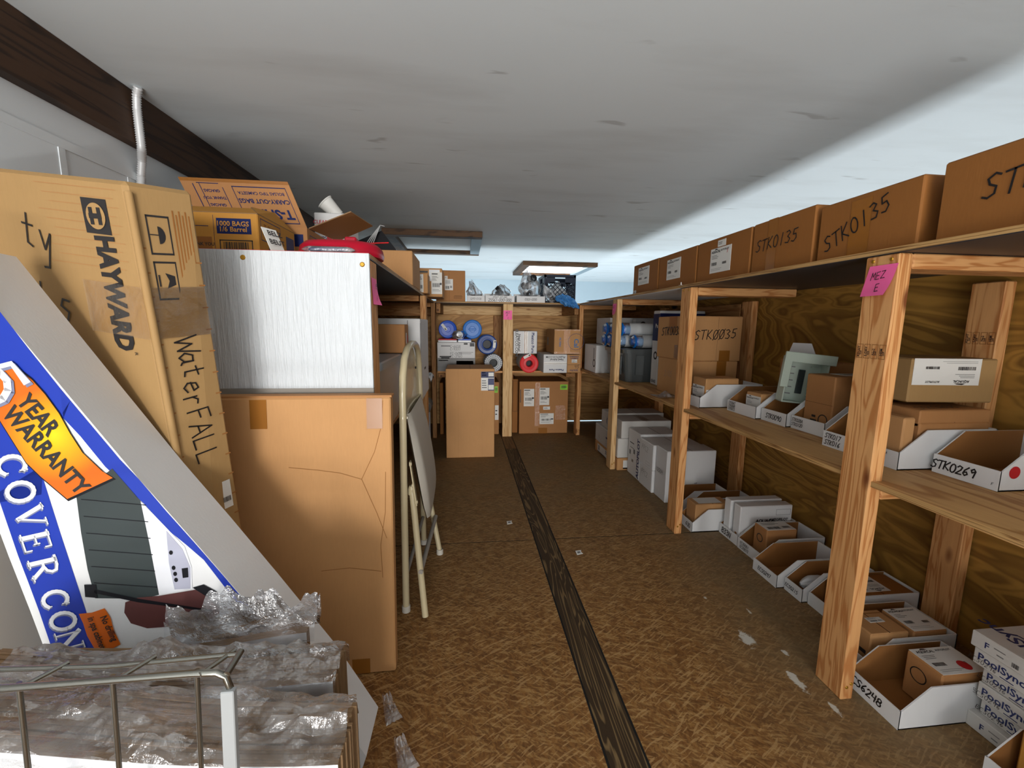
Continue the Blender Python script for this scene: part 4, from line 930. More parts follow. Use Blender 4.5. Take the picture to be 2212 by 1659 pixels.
carton('small tan carton with upside down blue print by far post', .922, 1.048, 3.73, 4.05, zf, .785, 'card_light', 0,
       [('print', 'F', 'CLEANING', .5, .90, .017, PI, 'print_blue', .03), ('print', 'F', 'ELEMENTS', .5, .80, .016, PI, 'print_blue', .03), ('label', 'F', .32, .56, .72, .74, 'codes', 51), ('rect', 'F', 0, .44, 1, .455, 'crease'), ('print', 'F', 'SOUTH', .5, .14, .022, PI, 'print_blue', .03), ('hand', 'F', '45', .72, .34, .03)])
carton('brown carton with oval blue logo and shiny tape', .800, 1.040, 3.74, 4.12, .790, 1.012, 'card_light', 0,
       [('tape', 'F', .36, 0, .60, 1, 'clear_tape'), ('tape', 'F', 0, 0, 1, .09, 'clear_tape'), ('tape', 'F', 0, .94, 1, 1, 'clear_tape'), ('print', 'F', 'Cal', .85, .45, .06, -PI / 2, 'print_cyan', .02), ('print', 'F', 'FILTERS', .22, .48, .024, -PI / 2, 'print_cyan', .02), ('rect', 'L', .12, .3, .30, .65, 'bare_grey'), ('ring', 'F', .83, .5, .075, .003, 'print_blue')])
# floor of the far bay
carton('tall plain brown carton standing alone before far shelf', -.148, .229, 3.245, 3.60, Z0, .708, 'card_light', 0,
       [('label', 'F', .72, .76, .99, .97, 'blue', 61), ('rect', 'F', .25, .0, .253, 1, 'card'), ('rect', 'F', .74, .0, .742, .76, 'card')])
carton('brown carton with green sticker behind the tall carton', -.12, .322, 3.945, 4.33, Z0, .508, 'card', 0, [('label', 'F', .90, .80, .97, .92, 'green', 62), ('label', 'F', .91, .28, .99, .56, 'small', 63)])
carton('large brown carton with many shipping labels and green sticker', .517, .995, 3.95, 4.34, Z0, .512, 'card', 0,
       [('label', 'F', .09, .53, .30, .86, 'ship', 71), ('label', 'F', .41, .55, .61, .88, 'ship', 72), ('label', 'F', .49, .46, .63, .52, 'small', 73), ('label', 'F', .42, .18, .71, .39, 'ship', 74), ('label', 'F', .83, .84, .98, .94, 'green', 75),
        ('tape', 'F', .32, .14, .42, .98, 'clear_tape'), ('tape', 'F', .40, .0, .58, .11, 'tape'), ('tape', 'F', .74, .26, .95, .54, 'clear_tape'), ('rect', 'F', .015, .6, .03, .85, 'print')])
carton('brown carton edge behind the many-labelled carton', .453, .508, 3.99, 4.36, Z0, .530, 'card_dark', 0, [('frame', 'F', .1, .4, .9, .97, .003, 'crease')])

# --- top of the far shelf
G = 'white bins with bagged parts on far shelf top'
def top_bin(label, x0, x1, y, wr, h=.052):
    q = MB(); W = x1 - x0; q.box(-W / 2, W / 2, .002, .25, 0, .003, 'card_inner')
    q.box(-W / 2, W / 2, 0, .003, 0, h, 'card_white'); q.box(-W / 2, -W / 2 + .003, .003, .25, 0, h * 1.1, 'card_white'); q.box(W / 2 - .003, W / 2, .003, .25, 0, h * 1.1, 'card_white'); q.box(-W / 2, W / 2, .25, .253, 0, h * 1.6, 'card_white')
    for st, b, sz, m in wr: q.hand(st, (0, 0, h * b), (1, 0, 0), (0, 0, 1), sz, m, .12, step=.62)
    return tag(q.build('parts_bin', None, ((x0 + x1) / 2, y, zt)), label, 'bin', G)
top_bin('white bin written 0293-0100 leftmost on far shelf top', .020, .181, 3.875, [('0293-0100', .5, .018, 'print_grey')])
top_bin('white bin written 25527-107-000 in middle of far shelf top', .186, .450, 3.872, [('25527-107-000', .78, .016, 'ink'), ('25561-000-000', .32, .026, 'ink')], .056)
top_bin('white bin written 0303-0200 left of the milk crate', .470, .731, 3.870, [('0303-0200', .5, .020, 'ink')], .056)
def bag(label, x, y, z, sx, sy, sz, seed, mat='bag_clear', core=None, spike=(0, 0)):
    t = thing('parts_bag', label, 'bag of parts', (x, y, z), 0, 'clear bags of parts on far shelf top')
    q = MB()
    def fn(u, v):
        a = 2 * PI * u; h = v; r = (math.sin(PI * (.12 + .80 * v)) ** .7) * (1 - .55 * v * v) * (.78 + .62 * min(1, v * 2.2))
        n = mnoise.noise(Vector((math.cos(a) * 1.7, math.sin(a) * 1.7, v * 3.0 + seed))) * .45
        return Vector((math.cos(a) * sx * r * (1 + n) + spike[0] * v * v, math.sin(a) * sy * r * (1 + n), h * sz * (1 + .3 * n) + spike[1] * max(0, v - .6)))
    q.grid(fn, 26, 16, mat, False); q.build('bag_film', t)
    rr = random.Random(seed)
    for k in range(core or 0):
        q = MB(); c = Vector((rr.uniform(-.55, .55) * sx, rr.uniform(-.5, .3) * sy, sz * (.28 + .3 * (k % 3) * .8))); ax = (rr.uniform(-1, 1), rr.uniform(-1, -.2), rr.uniform(-.5, .5)); r = sx * rr.uniform(.28, .4)
        q.lathe([(r * .55, .02), (r * .55, -.012), (r, -.012), (r, .022), (r * .55, .02)], c, ax, 'dark', 14); q.build('fitting', t)
    return t
bag('clear bag of pale parts in bin written 0293-0100', .10, 3.995, zt + .006, .050, .070, .17, 1, core=1, spike=(-.05, .05))
bag('clear bag of black rings in bin written 25527', .315, 3.995, zt + .006, .082, .075, .15, 2, core=5, spike=(.03, .02))
bag('tall clear bag of black fittings left of milk crate', .60, 3.99, zt + .006, .085, .078, .29, 3, core=6, spike=(-.02, .02))
bag('small clear bag resting against milk crate front', .795, 3.895, zt + .002, .045, .024, .14, 5, core=2, spike=(-.07, .04))
t = thing('milk_crate', 'dark navy plastic milk crate on far shelf top', 'crate', (.885, 4.11, zt))
W, D, H = .298, .33, .262
q = MB()
for (sx, sy) in ((-1, -1), (1, -1), (1, 1), (-1, 1)): q.box(sx * W / 2 - .018 * (sx > 0), sx * W / 2 + .018 * (sx < 0), sy * D / 2 - .018 * (sy > 0), sy * D / 2 + .018 * (sy < 0), 0, H, 'crate')
q.box(-W / 2, W / 2, -D / 2, D / 2, 0, .006, 'crate'); q.build('frame', t)
for (o, u) in (((-W / 2, -D / 2, 0), Vector((1, 0, 0))), ((W / 2, D / 2, 0), Vector((-1, 0, 0))), ((-W / 2, D / 2, 0), Vector((0, -1, 0))), ((W / 2, -D / 2, 0), Vector((0, 1, 0)))):
    q = MB(); L = W if abs(u.x) else D; o = Vector(o); n = u.cross(Vector((0, 0, 1)))
    def bar(a, b, w):
        d = (Vector(b) - Vector(a)).normalized(); p = Vector((-d.y, d.x)) * w / 2
        poly = [Vector(a) - p, Vector(b) - p, Vector(b) + p, Vector(a) + p]; q.prism(poly, o, u, (0, 0, 1), .007, 'crate')
    bar((0, H - .012), (L, H - .012), .024); bar((0, .012), (L, .012), .024); bar((.05, H - .075), (L - .05, H - .075), .010)
    bar((.02, H - .05), (.10, H - .05), .06); bar((L - .10, H - .05), (L - .02, H - .05), .06)
    k = .043
    for i in range(-5, 8):
        a = Vector((i * k, .02)); b = Vector((i * k + H - .10, H - .08))
        for s in (0, 1):
            p0, p1 = a.copy(), b.copy()
            if p0.x < .01: p0 = Vector((.01, p0.y + .01 - p0.x))
            if p1.x > L - .01: p1 = Vector((L - .01, p1.y - (p1.x - L + .01)))
            if p1.x - p0.x < .01: continue
            if s: p0.x, p1.x = L - p0.x, L - p1.x; p0, p1 = p1, p0
            bar(p0, p1, .0055)
    q.build('lattice_wall', t)
bag('pale bag of parts inside the milk crate', .885, 4.11, zt + .008, .078, .085, .20, 8, 'bag_white', core=0)
q = MB()
def fn(u, v):
    a = 2 * PI * u; r = math.sin(PI * min(1, .04 + .94 * v)) ** .6 * (.85 + .5 * mnoise.noise(Vector((math.cos(a) * 2, math.sin(a) * 2, v * 6))) + .3 * mnoise.noise(Vector((math.cos(a) * 5, math.sin(a) * 5, v * 15))))
    return Vector(((v - .5) * .21, -.012 + math.cos(a) * r * .045 - .05 * v, .045 + math.sin(a) * r * .05 - .085 * v * v))
q.grid(fn, 30, 26, 'glove', False); tag(q.build('plastic_bag', None, (.925, 3.845, zt - .004)), 'crumpled blue bag hanging over the far shelf edge', 'plastic bag')
C2 = 'cartons at the left end of the far shelf top'
carton('tall brown carton with square label at far shelf top left', -.255, .006, 3.90, 4.25, zt, 1.522, 'card', 0, [('label', 'F', .30, .36, .58, .72, 'codes', 81), ('label', 'F', .30, .72, .40, .82, 'small', 82), ('rect', 'F', .45, .0, .455, 1, 'crease'), ('rect', 'F', .62, .18, .88, .19, 'crease'), ('rect', 'F', .6, .14, .9, .15, 'crease'), ('rect', 'F', .6, .10, .88, .11, 'crease')], C2)
carton('tan carton with long torn white label before tall carton', -.345, -.168, 3.30, 3.62, zt, 1.462, 'card_light', 0, [('label', 'F', .54, .10, .99, .86, 'ship', 83), ('tape', 'F', .45, .55, .9, .95, 'bag_white'), ('rect', 'F', .05, .84, .4, .9, 'print')], C2)
carton('small tan carton with W marked white label', -.335, -.245, 2.93, 3.10, zt, 1.382, 'card_light', 0, [('label', 'F', .02, .05, .68, .95, 'codes', 84), ('hand', 'F', 'W', .2, .8, .016)], C2)
q = MB()
for k in range(5): q.prism([(0, 0), (.16, .02), (.2, .22), (.02, .2)], (rnd.uniform(-.05, .03), -.25 + k * .11, .002 + .003 * k), (1, .1, 0), (-.1, 1, .02), .0012, 'paper' if k % 2 else 'card_grey', 'print')
tag(q.build('paper_pile', None, (1.12, 3.45, zt)), 'loose papers and sleeves at far end of right shelf top', 'papers')

# ------------------------------------------------------------------ left foreground
# flat carton leaning on the end panel
t = thing('flat_carton', 'large flat brown carton with three tape squares leaning on end panel', 'box', (-.45, 1.2, 0))
q = MB(); a, b, yb, yt, hh, th = -.70 + .45, -.2135 + .45, -.022, .030, .838, .042
q.hexa([(a, yb, 0.001), (b, yb, 0.001), (b, yb + th, 0.004), (a, yb + th, 0.004), (a - .002, yt, hh), (b - .001, yt, hh), (b - .001, yt + th, hh + .003), (a - .002, yt + th, hh + .003)], 'card_light', .004)
q.box(a, b + .002, yt + .004, yt + th + .002, hh - .001, hh + .006, 'card', .001)
def onp(x, z): return Vector((x + .45, yb + (yt - yb) * z / hh - .0008, z))
cr = [((-.36, .62), (-.30, .60), (-.26, .50), (-.232, .42)), ((-.30, .60), (-.262, .68), (-.24, .76), (-.236, .83)), ((-.50, .64), (-.42, .63), (-.36, .62)), ((-.246, .30), (-.25, .40), (-.235, .50), (-.232, .62)), ((-.42, .33), (-.34, .335), (-.25, .32))]
for c in cr:
    for i in range(len(c) - 1):
        d = (Vector(c[i + 1]) - Vector(c[i])).normalized(); p = Vector((-d.y, d.x)) * .0009
        q.add([onp(c[i][0] - p.x, c[i][1] - p.y), onp(c[i + 1][0] - p.x, c[i + 1][1] - p.y), onp(c[i + 1][0] + p.x, c[i + 1][1] + p.y), onp(c[i][0] + p.x, c[i][1] + p.y)], ((0, 1, 2, 3),), 'card_inner')
q.build('body', t)
for (x0, x1, z0, z1) in ((-.598, -.553, .752, .834), (-.282, -.238, .748, .836), (-.340, -.288, .004, .050)):
    q = MB(); q.add([onp(x0, z0) + Vector((0, -.0006, 0)), onp(x1, z0) + Vector((0, -.0006, 0)), onp(x1, z1) + Vector((0, -.0006, 0)), onp(x0, z1) + Vector((0, -.0006, 0))], ((0, 1, 2, 3),), 'tape'); q.build('tape', t)

# tall kraft carton
t = thing('tall_carton', 'tall kraft carton with black square logo, handwritten WaterFALL down its side', 'box', (-.72, 1.05, 0))
B = Vector((-.72, 1.05, 0))
FL, FR, RR, RL = Vector((-.985, 1.11, .001)), Vector((-.565, .95, .001)), Vector((-.52, 1.06, .001)), Vector((-.94, 1.22, .001))
tFL, tFR, tRR, tRL = Vector((-1.085, 1.11, 1.385)), Vector((-.663, .95, 1.32)), Vector((-.60, 1.06, 1.335)), Vector((-1.03, 1.22, 1.395))
q = MB(); q.hexa([p - B for p in (FL, FR, RR, RL, tFL, tFR, tRR, tRL)], 'card_kraft', .008)
q.tube([(FR.lerp(tFR, k) + Vector((.003, .004, 0)) - B) for k in (.01, .3, .6, .8, .985)], .0075, 'card_kraft', 8)
class Face:     # bilinear side of the carton: a across, b up
    def __init__(s, bl, br, tl, tr, k=1.0): s.k = k; s.c = (bl, br, tl, tr); s.n = (br - bl).cross(tl - bl).normalized()
    def __call__(s, a, b, off=.0015):
        bl, br, tl, tr = s.c; a = 1 - (1 - a) * s.k; return bl.lerp(br, a).lerp(tl.lerp(tr, a), b) + s.n * off - B
    def uv(s, a, b): return (s(a + .01, b) - s(a, b)).normalized(), (s(a, b + .01) - s(a, b)).normalized()
FF, FS2 = Face(FL, FR, tFL, tFR, .80), Face(FR, RR, tFR, tRR)
def fquad(f, a0, b0, a1, b1, m, q=q, off=.0012): q.add((f(a0, b0, off), f(a1, b0, off), f(a1, b1, off), f(a0, b1, off)), ((0, 1, 2, 3),), m)
u, v = FF.uv(.7, .7)
# logo square and name run down the front
fquad(FF, .655, .918, .845, .970, 'print')
c = FF(.752, .944, .0022)
q.add([c + (u * math.cos(2 * PI * i / 24) + v * math.sin(2 * PI * i / 24)) * .026 for i in range(24)], [tuple(range(24))], 'card_kraft')
c = FF(.752, .944, .0030)
for (x0, x1, y0, y1) in ((-.016, -.006, -.017, .017), (.006, .016, -.017, .017), (-.017, .017, -.005, .005)): q.add([c + u * X + v * Y + FF.n * (.0004 if x1 - x0 > .02 else 0) for X, Y in ((x0, y0), (x1, y0), (x1, y1), (x0, y1))], ((0, 1, 2, 3),), 'print')
q.text('HAYWARD', FF(.785, .828), -v, u, .070, 'print', .05, sx=.66); q.text('R', FF(.86, .738), -v, u, .012, 'print')
q.hand('ty', FF(.26, .905), (u * .7 - v * .2), v, .075, 'ink', .06); q.hand('ks', FF(.36, .80), (u * .9 - v * .2), v, .07, 'ink', .06) if 'k' in HAND else q.hand('Ls', FF(.30, .80), u, v, .08, 'ink', .06)
for k in range(10): fquad(FF, .3 + .05 * (k % 3), .985 - k * .013, .93 - .03 * (k % 2), .9857 - k * .013, 'card', off=.0011)
us, vs = FS2.uv(.5, .7)
for (b0, b1) in ((.895, .955), (.825, .885)):
    for (x0, y0, x1, y1) in ((.20, b0, .54, b0 + .003), (.20, b1 - .003, .54, b1), (.20, b0, .222, b1), (.52, b0, .54, b1)): fquad(FS2, x0, y0, x1, y1, 'print')
c = FS2(.38, .925); q.add([c + us * .013 * math.sin(PI * i / 8) * 1 - us * .004 + vs * .018 * math.cos(PI * i / 8) for i in range(9)], [tuple(range(9))], 'print'); q.add([c + us * X + vs * Y for X, Y in ((-.02, -.001), (-.004, -.001), (-.004, .001), (-.02, .001))], ((0, 1, 2, 3),), 'print')
c = FS2(.38, .855); q.add([c + us * X + vs * Y for X, Y in ((-.004, -.016), (.014, -.008), (.014, .010), (-.004, .016), (.002, 0))], [(0, 1, 4), (1, 2, 4), (2, 3, 4)], 'print'); q.add([c + us * X + vs * Y for X, Y in ((-.018, -.012), (-.015, -.012), (-.015, .012), (-.018, .012))], ((0, 1, 2, 3),), 'print')
for k in range(6): fquad(FS2, .60 + k * .05, .86 + .012 * (k % 3), .622 + k * .05, .965 - .006 * (k % 2), 'card_dark')
for k in range(20): fquad(FS2, .86, .18 + k * .037, .965, .1825 + k * .037, 'card_inner'); fquad(FS2, .06, .2 + k * .037, .14, .2025 + k * .037, 'card_inner')
for k, ch in enumerate('WaterFALL'):
    bb = .752 - k * .0242; us, vs = FS2.uv(.5, bb); q.hand(ch, FS2(.50 + .02 * math.sin(k), bb, .003), -vs + us * .10, us + vs * .10, .047, 'ink', .07, slant=0.0)
us, vs = FS2.uv(.5, .7)
q.build('body', t)
for f, a0, a1 in ((FF, .55, 1.0), (FS2, 0.0, 1.0)):
    q = MB(); fquad(f, a0, .765, a1, .845, 'clear_tape', q, .0035); q.build('tape', t)
for (a0, b0, a1, b1) in ((.62, .455, .86, .505), (.42, .385, .74, .43)):
    q = MB(); fquad(FS2, a0, b0, a1, b1, 'paper', q, .002); q.barcode(FS2(a0 + .05, b0 + .012, .0025), us, vs, .02, .012, 'print', 3); q.build('label', t)

# white spa-cover box, leaning, with its printed front
CV = Vector((-.45, .775, 0)); LE = .06
t = thing('cover_box', 'white flat box with blue stripes and orange YEAR WARRANTY banner', 'box', tuple(CV))
ux, vz = Vector((1, 0, 0)), Vector((0, LE, 1)); nn = ux.cross(vz).normalized()
def cp(p, off=0.0): return ux * (p[0] - CV.x) + vz * p[1] + nn * off
outline = [(-.735, .002), (-.26, .002), (-.207, .160), (-.30, .325), (-.421, .503), (-.513, .635), (-.602, .759), (-.707, .914), (-.792, 1.041), (-.885, 1.18), (-.932, 1.18), (-.900, .98), (-.853, .73), (-.828, .623), (-.801, .516), (-.774, .402)]
q = MB()
q.prism(outline, -ux * CV.x, ux, vz, .122, 'card_white')
def art(poly, m, k): q.add([cp(p, .0006 + .0005 * k) for p in poly], [tuple(range(len(poly)))], m)
blueR = [(-.868, 1.18), (-.805, 1.063), (-.792, 1.041), (-.767, 1.001), (-.721, .929), (-.673, .858), (-.631, .796), (-.602, .759), (-.558, .695), (-.513, .633), (-.467, .568), (-.421, .501)]
stripeIn = [(-.444, .511), (-.498, .598), (-.558, .66), (-.596, .712), (-.657, .784), (-.694, .841), (-.706, .867), (-.719, .874)]
upper = [(-.925, 1.18), (-.868, 1.18), (-.805, 1.063), (-.767, 1.001), (-.721, .929), (-.706, .905), (-.719, .874), (-.735, .86), (-.75, .80), (-.761, .768), (-.765, .735), (-.833, .723), (-.853, .80), (-.890, .98)]
art(upper, 'blue_print', 0)
sR = [(-.721, .929), (-.673, .858), (-.631, .796), (-.602, .759), (-.558, .695), (-.513, .633), (-.467, .568), (-.421, .501)]
sI = [(-.719, .874), (-.694, .841), (-.657, .784), (-.596, .712), (-.558, .66), (-.528, .63), (-.498, .598), (-.444, .511)]
for i in range(7): art([sI[i], sI[i + 1], sR[i + 1], sR[i]], 'blue_print', 0)
bR = [(-.765, .785), (-.761, .768), (-.74, .663), (-.723, .582), (-.709, .516), (-.691, .421), (-.676, .34), (-.655, .22)]
bL = [(-.836, .74), (-.833, .723), (-.812, .623), (-.799, .570), (-.786, .515), (-.762, .401), (-.748, .33), (-.72, .2)]
for i in range(7): art([bL[i], bL[i + 1], bR[i + 1], bR[i]], 'blue_print', 0)
photo = [(-.708, .73), (-.645, .78), (-.601, .717), (-.59, .629), (-.58, .534), (-.608, .528), (-.69, .534), (-.699, .59), (-.705, .661)]
art(photo, 'cover_grey', 1); art([(-.601, .717), (-.582, .693), (-.53, .626), (-.52, .585), (-.521, .543), (-.58, .534), (-.59, .629)], 'letter_white', 1)
art([(-.560, .659), (-.534, .622), (-.522, .585), (-.524, .543), (-.552, .543), (-.559, .596)], 'lilac', 2); art([(-.537, .584), (-.526, .585), (-.526, .566), (-.536, .565)], 'dark', 3)
for (x, z) in ((-.554, .616), (-.551, .586), (-.549, .574), (-.548, .562)): art([(x + .0035 * math.cos(k * PI / 4), z + .0045 * math.sin(k * PI / 4)) for k in range(8)], 'dark', 3)
art([(-.639, .523), (-.616, .531), (-.58, .532), (-.501, .542), (-.483, .536), (-.475, .494), (-.476, .484), (-.538, .47), (-.604, .469), (-.632, .481), (-.642, .503)], 'maroon', 2)
art([(-.706, .562), (-.686, .561), (-.686, .535), (-.706, .538)], 'dark', 3); art([(-.69, .552), (-.616, .529), (-.487, .498), (-.487, .494), (-.617, .522), (-.691, .545)], 'dark', 3)
art([(-.52, .545), (-.50, .55), (-.478, .535), (-.474, .50), (-.495, .525)], 'dark', 3)
for k in range(6): art([(-.70 + .002 * k, .725 - k * .032), (-.592 + .002 * k, .71 - k * .032), (-.592 + .002 * k, .7085 - k * .032), (-.70 + .002 * k, .7235 - k * .032)], 'dark', 2)
banner = [(-.846, .939), (-.821, .877), (-.802, .836), (-.783, .795), (-.762, .769), (-.722, .726), (-.644, .763), (-.661, .776), (-.691, .811), (-.709, .847), (-.724, .883), (-.744, .918), (-.762, .943), (-.789, .968), (-.852, .961)]
cx = sum(p[0] for p in banner) / len(banner); cz = sum(p[1] for p in banner) / len(banner)
art([(cx + (p[0] - cx) * 1.035, cz + (p[1] - cz) * 1.035) for p in banner], 'dark', 3); art(banner, 'orange_print', 4)
art([(-.719, .506), (-.697, .507), (-.675, .514), (-.666, .496), (-.662, .471), (-.652, .441), (-.671, .431), (-.691, .424), (-.699, .44), (-.708, .462), (-.713, .487)], 'orange_print', 3)
def ctext(st, p0, p1, size, m, bold, k, sx=1.0):
    d = Vector((p1[0] - p0[0], p1[1] - p0[1])).normalized(); u = (ux * d.x + vz * d.y).normalized(); v = nn.cross(u)
    q.text(st, cp(((p0[0] + p1[0]) / 2, (p0[1] + p1[1]) / 2), .0006 + .0005 * k), u, v, size, m, bold, off=0, sx=sx)
ctext('YEAR', (-.778, .913), (-.733, .85), .040, 'print', .03, 6, .82); ctext('WARRANTY', (-.798, .884), (-.697, .748), .040, 'print', .03, 6, .84)
ctext('No drilling', (-.676, .497), (-.660, .452), .017, 'print', .02, 6, .72); ctext('in spa cabinet', (-.697, .495), (-.682, .440), .017, 'print', .02, 6, .70)
# white numeral 5 with a shaded edge at the banner's top
for m, k, dx in (('letter_shade', 7, .004), ('letter_white', 8, 0)):
    art([(p[0] + dx, p[1] - dx) for p in [(-.846, .961), (-.79, .977), (-.763, .94), (-.774, .934), (-.792, .968), (-.847, .952)]], m, k)
    fiv = [(-.842, .962), (-.827, .961), (-.81, .957), (-.8, .943), (-.8, .926), (-.809, .911), (-.823, .904), (-.84, .904)]
    for i in range(7):
        a, b = Vector(fiv[i]), Vector(fiv[i + 1]); d = (b - a).normalized(); p = Vector((-d.y, d.x)) * .006; e = d * .002
        art([tuple(x + Vector((dx, -dx))) for x in (a - p - e, b - p + e, b + p + e, a + p - e)], m, k)
# serif capitals running down the blue band: COVER CONC
SER = {'C': [(arc(.45, .5, .36, .46, 45, 315, 14), .15), ([(.70, .70), (.72, .96)], .05), ([(.72, .16), (.70, .28)], .05)],
       'O': [(arc(.45, .5, .36, .46, 0, 360, 18), .15)],
       'V': [([(.12, .97), (.44, .04)], .16), ([(.44, .04), (.74, .97)], .07), ([(.0, .97), (.26, .97)], .05), ([(.6, .97), (.88, .97)], .05)],
       'E': [([(.2, .03), (.2, .97)], .17), ([(.05, .97), (.7, .97)], .06), ([(.05, .03), (.74, .03)], .06), ([(.2, .5), (.52, .5)], .06), ([(.70, .97), (.70, .76)], .05), ([(.74, .03), (.74, .26)], .05), ([(.52, .40), (.52, .60)], .05)],
       'R': [([(.2, .03), (.2, .97)], .17), ([(.05, .97), (.42, .97), (.62, .9), (.66, .74), (.58, .58), (.4, .5), (.2, .5)], .10), ([(.42, .5), (.78, .03)], .14), ([(.05, .03), (.36, .03)], .05), ([(.68, .03), (.92, .03)], .05)],
       'N': [([(.14, .03), (.14, .97)], .06), ([(.10, .97), (.74, .05)], .16), ([(.74, .05), (.74, .97)], .06), ([(.0, .03), (.28, .03)], .05), ([(.6, .97), (.9, .97)], .05)]}
def serif(ch, p, ang, size, m, k, ds=0.0):
    u = (ux * math.cos(ang) + vz * math.sin(ang)).normalized(); v = nn.cross(u)
    for pl, w in SER[ch]:
        q.strokes([[(x - .45 + ds, y - .5 - ds) for x, y in pl]], cp(p, .0006 + .0005 * k), u, v, size, m, w + (.03 if m != 'letter_white' else 0), off=0)
for ch, p, a in (('C', (-.807, .790), -76), ('O', (-.797, .742), -77), ('V', (-.784, .695), -77), ('E', (-.779, .647), -78), ('R', (-.770, .598), -78), ('C', (-.756, .536), -77), ('O', (-.746, .494), -77), ('N', (-.738, .455), -77), ('C', (-.729, .412), -77), ('O', (-.72, .368), -77)):
    s = .047 if p[1] > .55 else .044
    serif(ch, p, math.radians(a), s, 'letter_shade', 1, .05); serif(ch, p, math.radians(a), s, 'letter_white', 2)
q.build('body', t)
# bundles of flattened bins standing on edge, in clear film
GB = 'film wrapped bundles of flattened white bins'
def bundle(label, x0, x1, y0, ns, pitch, hl, hr, wave, seed, film):
    t = thing('blank_bundle', label, 'cardboard bundle', ((x0 + x1) / 2, y0, 0), 0, GB)
    rr = random.Random(seed); cx = (x0 + x1) / 2; NX = 22; base = None
    def curve(s): return wave * math.sin(s * 5.2 + seed) + .012 * (s - .5)
    def topz(s): return hl + (hr - hl) * s + .012 * math.sin(s * 4 + seed) - .02 * max(0, s - .8)
    q = MB()
    for k in range(NX):
        s0, s1 = k / NX, (k + 1) / NX
        A = [(x0 + (x1 - x0) * s - cx, curve(s)) for s in (s0, s1)]
        z = [topz(s0), topz(s1)]; th = pitch * .9
        q.add([(A[0][0], A[0][1], .002), (A[1][0], A[1][1], .002), (A[1][0], A[1][1], z[1]), (A[0][0], A[0][1], z[0])], ((0, 1, 2, 3),), 'card_white', True)
        q.add([(A[1][0], A[1][1] + th, .002), (A[0][0], A[0][1] + th, .002), (A[0][0], A[0][1] + th, z[0]), (A[1][0], A[1][1] + th, z[1])], ((0, 1, 2, 3),), 'card_light', True)
        q.add([(A[0][0], A[0][1], z[0]), (A[1][0], A[1][1], z[1]), (A[1][0], A[1][1] + th, z[1]), (A[0][0], A[0][1] + th, z[0])], ((0, 1, 2, 3),), 'corr')
    e = (x1 - cx, curve(1)); q.add([(e[0], e[1], .002), (e[0], e[1] + th, .002), (e[0], e[1] + th, topz(1)), (e[0], e[1], topz(1))], ((0, 1, 2, 3),), 'corr')
    q.build('cardboard_blank', t)
    q2 = MB(); q2.v, q2.f, q2.fm, q2.sm = q.v, q.f, q.fm, q.sm; q2.ms = ['corr' for m in q.ms]
    proto = q2.build('cardboard_blank', t, (0, pitch, 0))
    for i in range(2, ns):
        o = proto.copy(); COL.objects.link(o); o.parent = t
        o.location = (rr.uniform(-.004, .004), i * pitch, 0); o.scale = (1, 1, 1 + rr.uniform(-.004, .003))
    # wrinkled film draped over the top
    fx0, fx1, lift, drop, amp = film; D = ns * pitch
    q = MB()
    def fn(a, b):
        x = fx0 + (fx1 - fx0) * a; s = min(1, max(0, (x - x0) / (x1 - x0)))
        p = Vector((x * 9, b * 3.1, seed * 3.7)); n = mnoise.noise(p) + .6 * mnoise.noise(p * 2.7) + .35 * mnoise.noise(p * 6)
        yy = curve(s) - .009 + (D + .011) * min(1, max(0, (b - .22) / .6)); zz = topz(s)
        if b < .22: zz -= (.22 - b) / .22 * drop; yy -= .003 + .003 * abs(n)
        elif b > .82: zz -= (b - .82) / .18 * drop * .6
        zz += (lift * math.sin(PI * min(1, max(0, (b - .1) / .85))) * (.55 + .9 * max(0, n + .25)) if .05 < b < .97 else 0) + amp * n * .5 + .006
        return Vector((x - cx + amp * .3 * mnoise.noise(p * 1.3), yy + amp * .22 * mnoise.noise(p * 1.9 + Vector((5, 0, 0))), zz))
    q.grid(fn, 60, 26, 'film', False); q.build('plastic_wrap', t)
    return t
bundle('nearest film wrapped bundle of white bin blanks, behind wire rack', -.74, -.172, .505, 22, .0044, .545, .478, .005, 1, (-.72, -.170, .020, .05, .016))
bundle('middle film wrapped bundle of brown edged bin blanks', -.76, -.222, .645, 16, .0044, .505, .462, .005, 2.2, (-.70, -.215, .030, .05, .018))
bundle('rear shorter bundle of blanks under crumpled film below COVER box', -.70, -.298, .748, 4, .0044, .470, .470, .001, 3, (-.535, -.275, .066, .014, .030))

# wire rack end in front of the bundles
t = thing('wire_rack', 'steel wire rack with double top bars at lower left corner', 'wire rack', (-.42, .45, 0))
T0 = Vector((-.42, .45, 0))
def w(name, pts, r, m='steel'):
    q = MB(); q.tube([Vector(p) - T0 for p in pts], r, m, 10); return q.build(name, t)
w('top_bar', [(-.62, .476, .672), (-.40, .473, .664), (-.262, .472, .668)], .0030)
w('top_bar', [(-.62, .447, .668), (-.46, .447, .668), (-.30, .449, .667), (-.274, .449, .666), (-.266, .450, .660), (-.263, .451, .645), (-.268, .452, .54)], .0039)
for x in (-.475, -.385, -.300):
    w('wire', [(x + .004, .452, .669), (x - .004, .452, .50), (x - .016, .452, .02)], .0026)
    w('cross_wire', [(x + .010, .446, .667), (x + .030, .478, .668)], .0027)
w('cross_wire', [(-.263, .448, .664), (-.2615, .476, .669)], .0036)
w('bottom_bar', [(-.62, .450, .012), (-.29, .450, .012)], .0048)
q = MB(); q.hexa([Vector(p) - T0 for p in ((-.298, .444, .002), (-.281, .444, .002), (-.281, .452, .002), (-.298, .452, .002), (-.270, .444, .645), (-.256, .444, .645), (-.256, .452, .645), (-.270, .452, .645))], 'white_strap', .001); q.build('corner_strap', t)
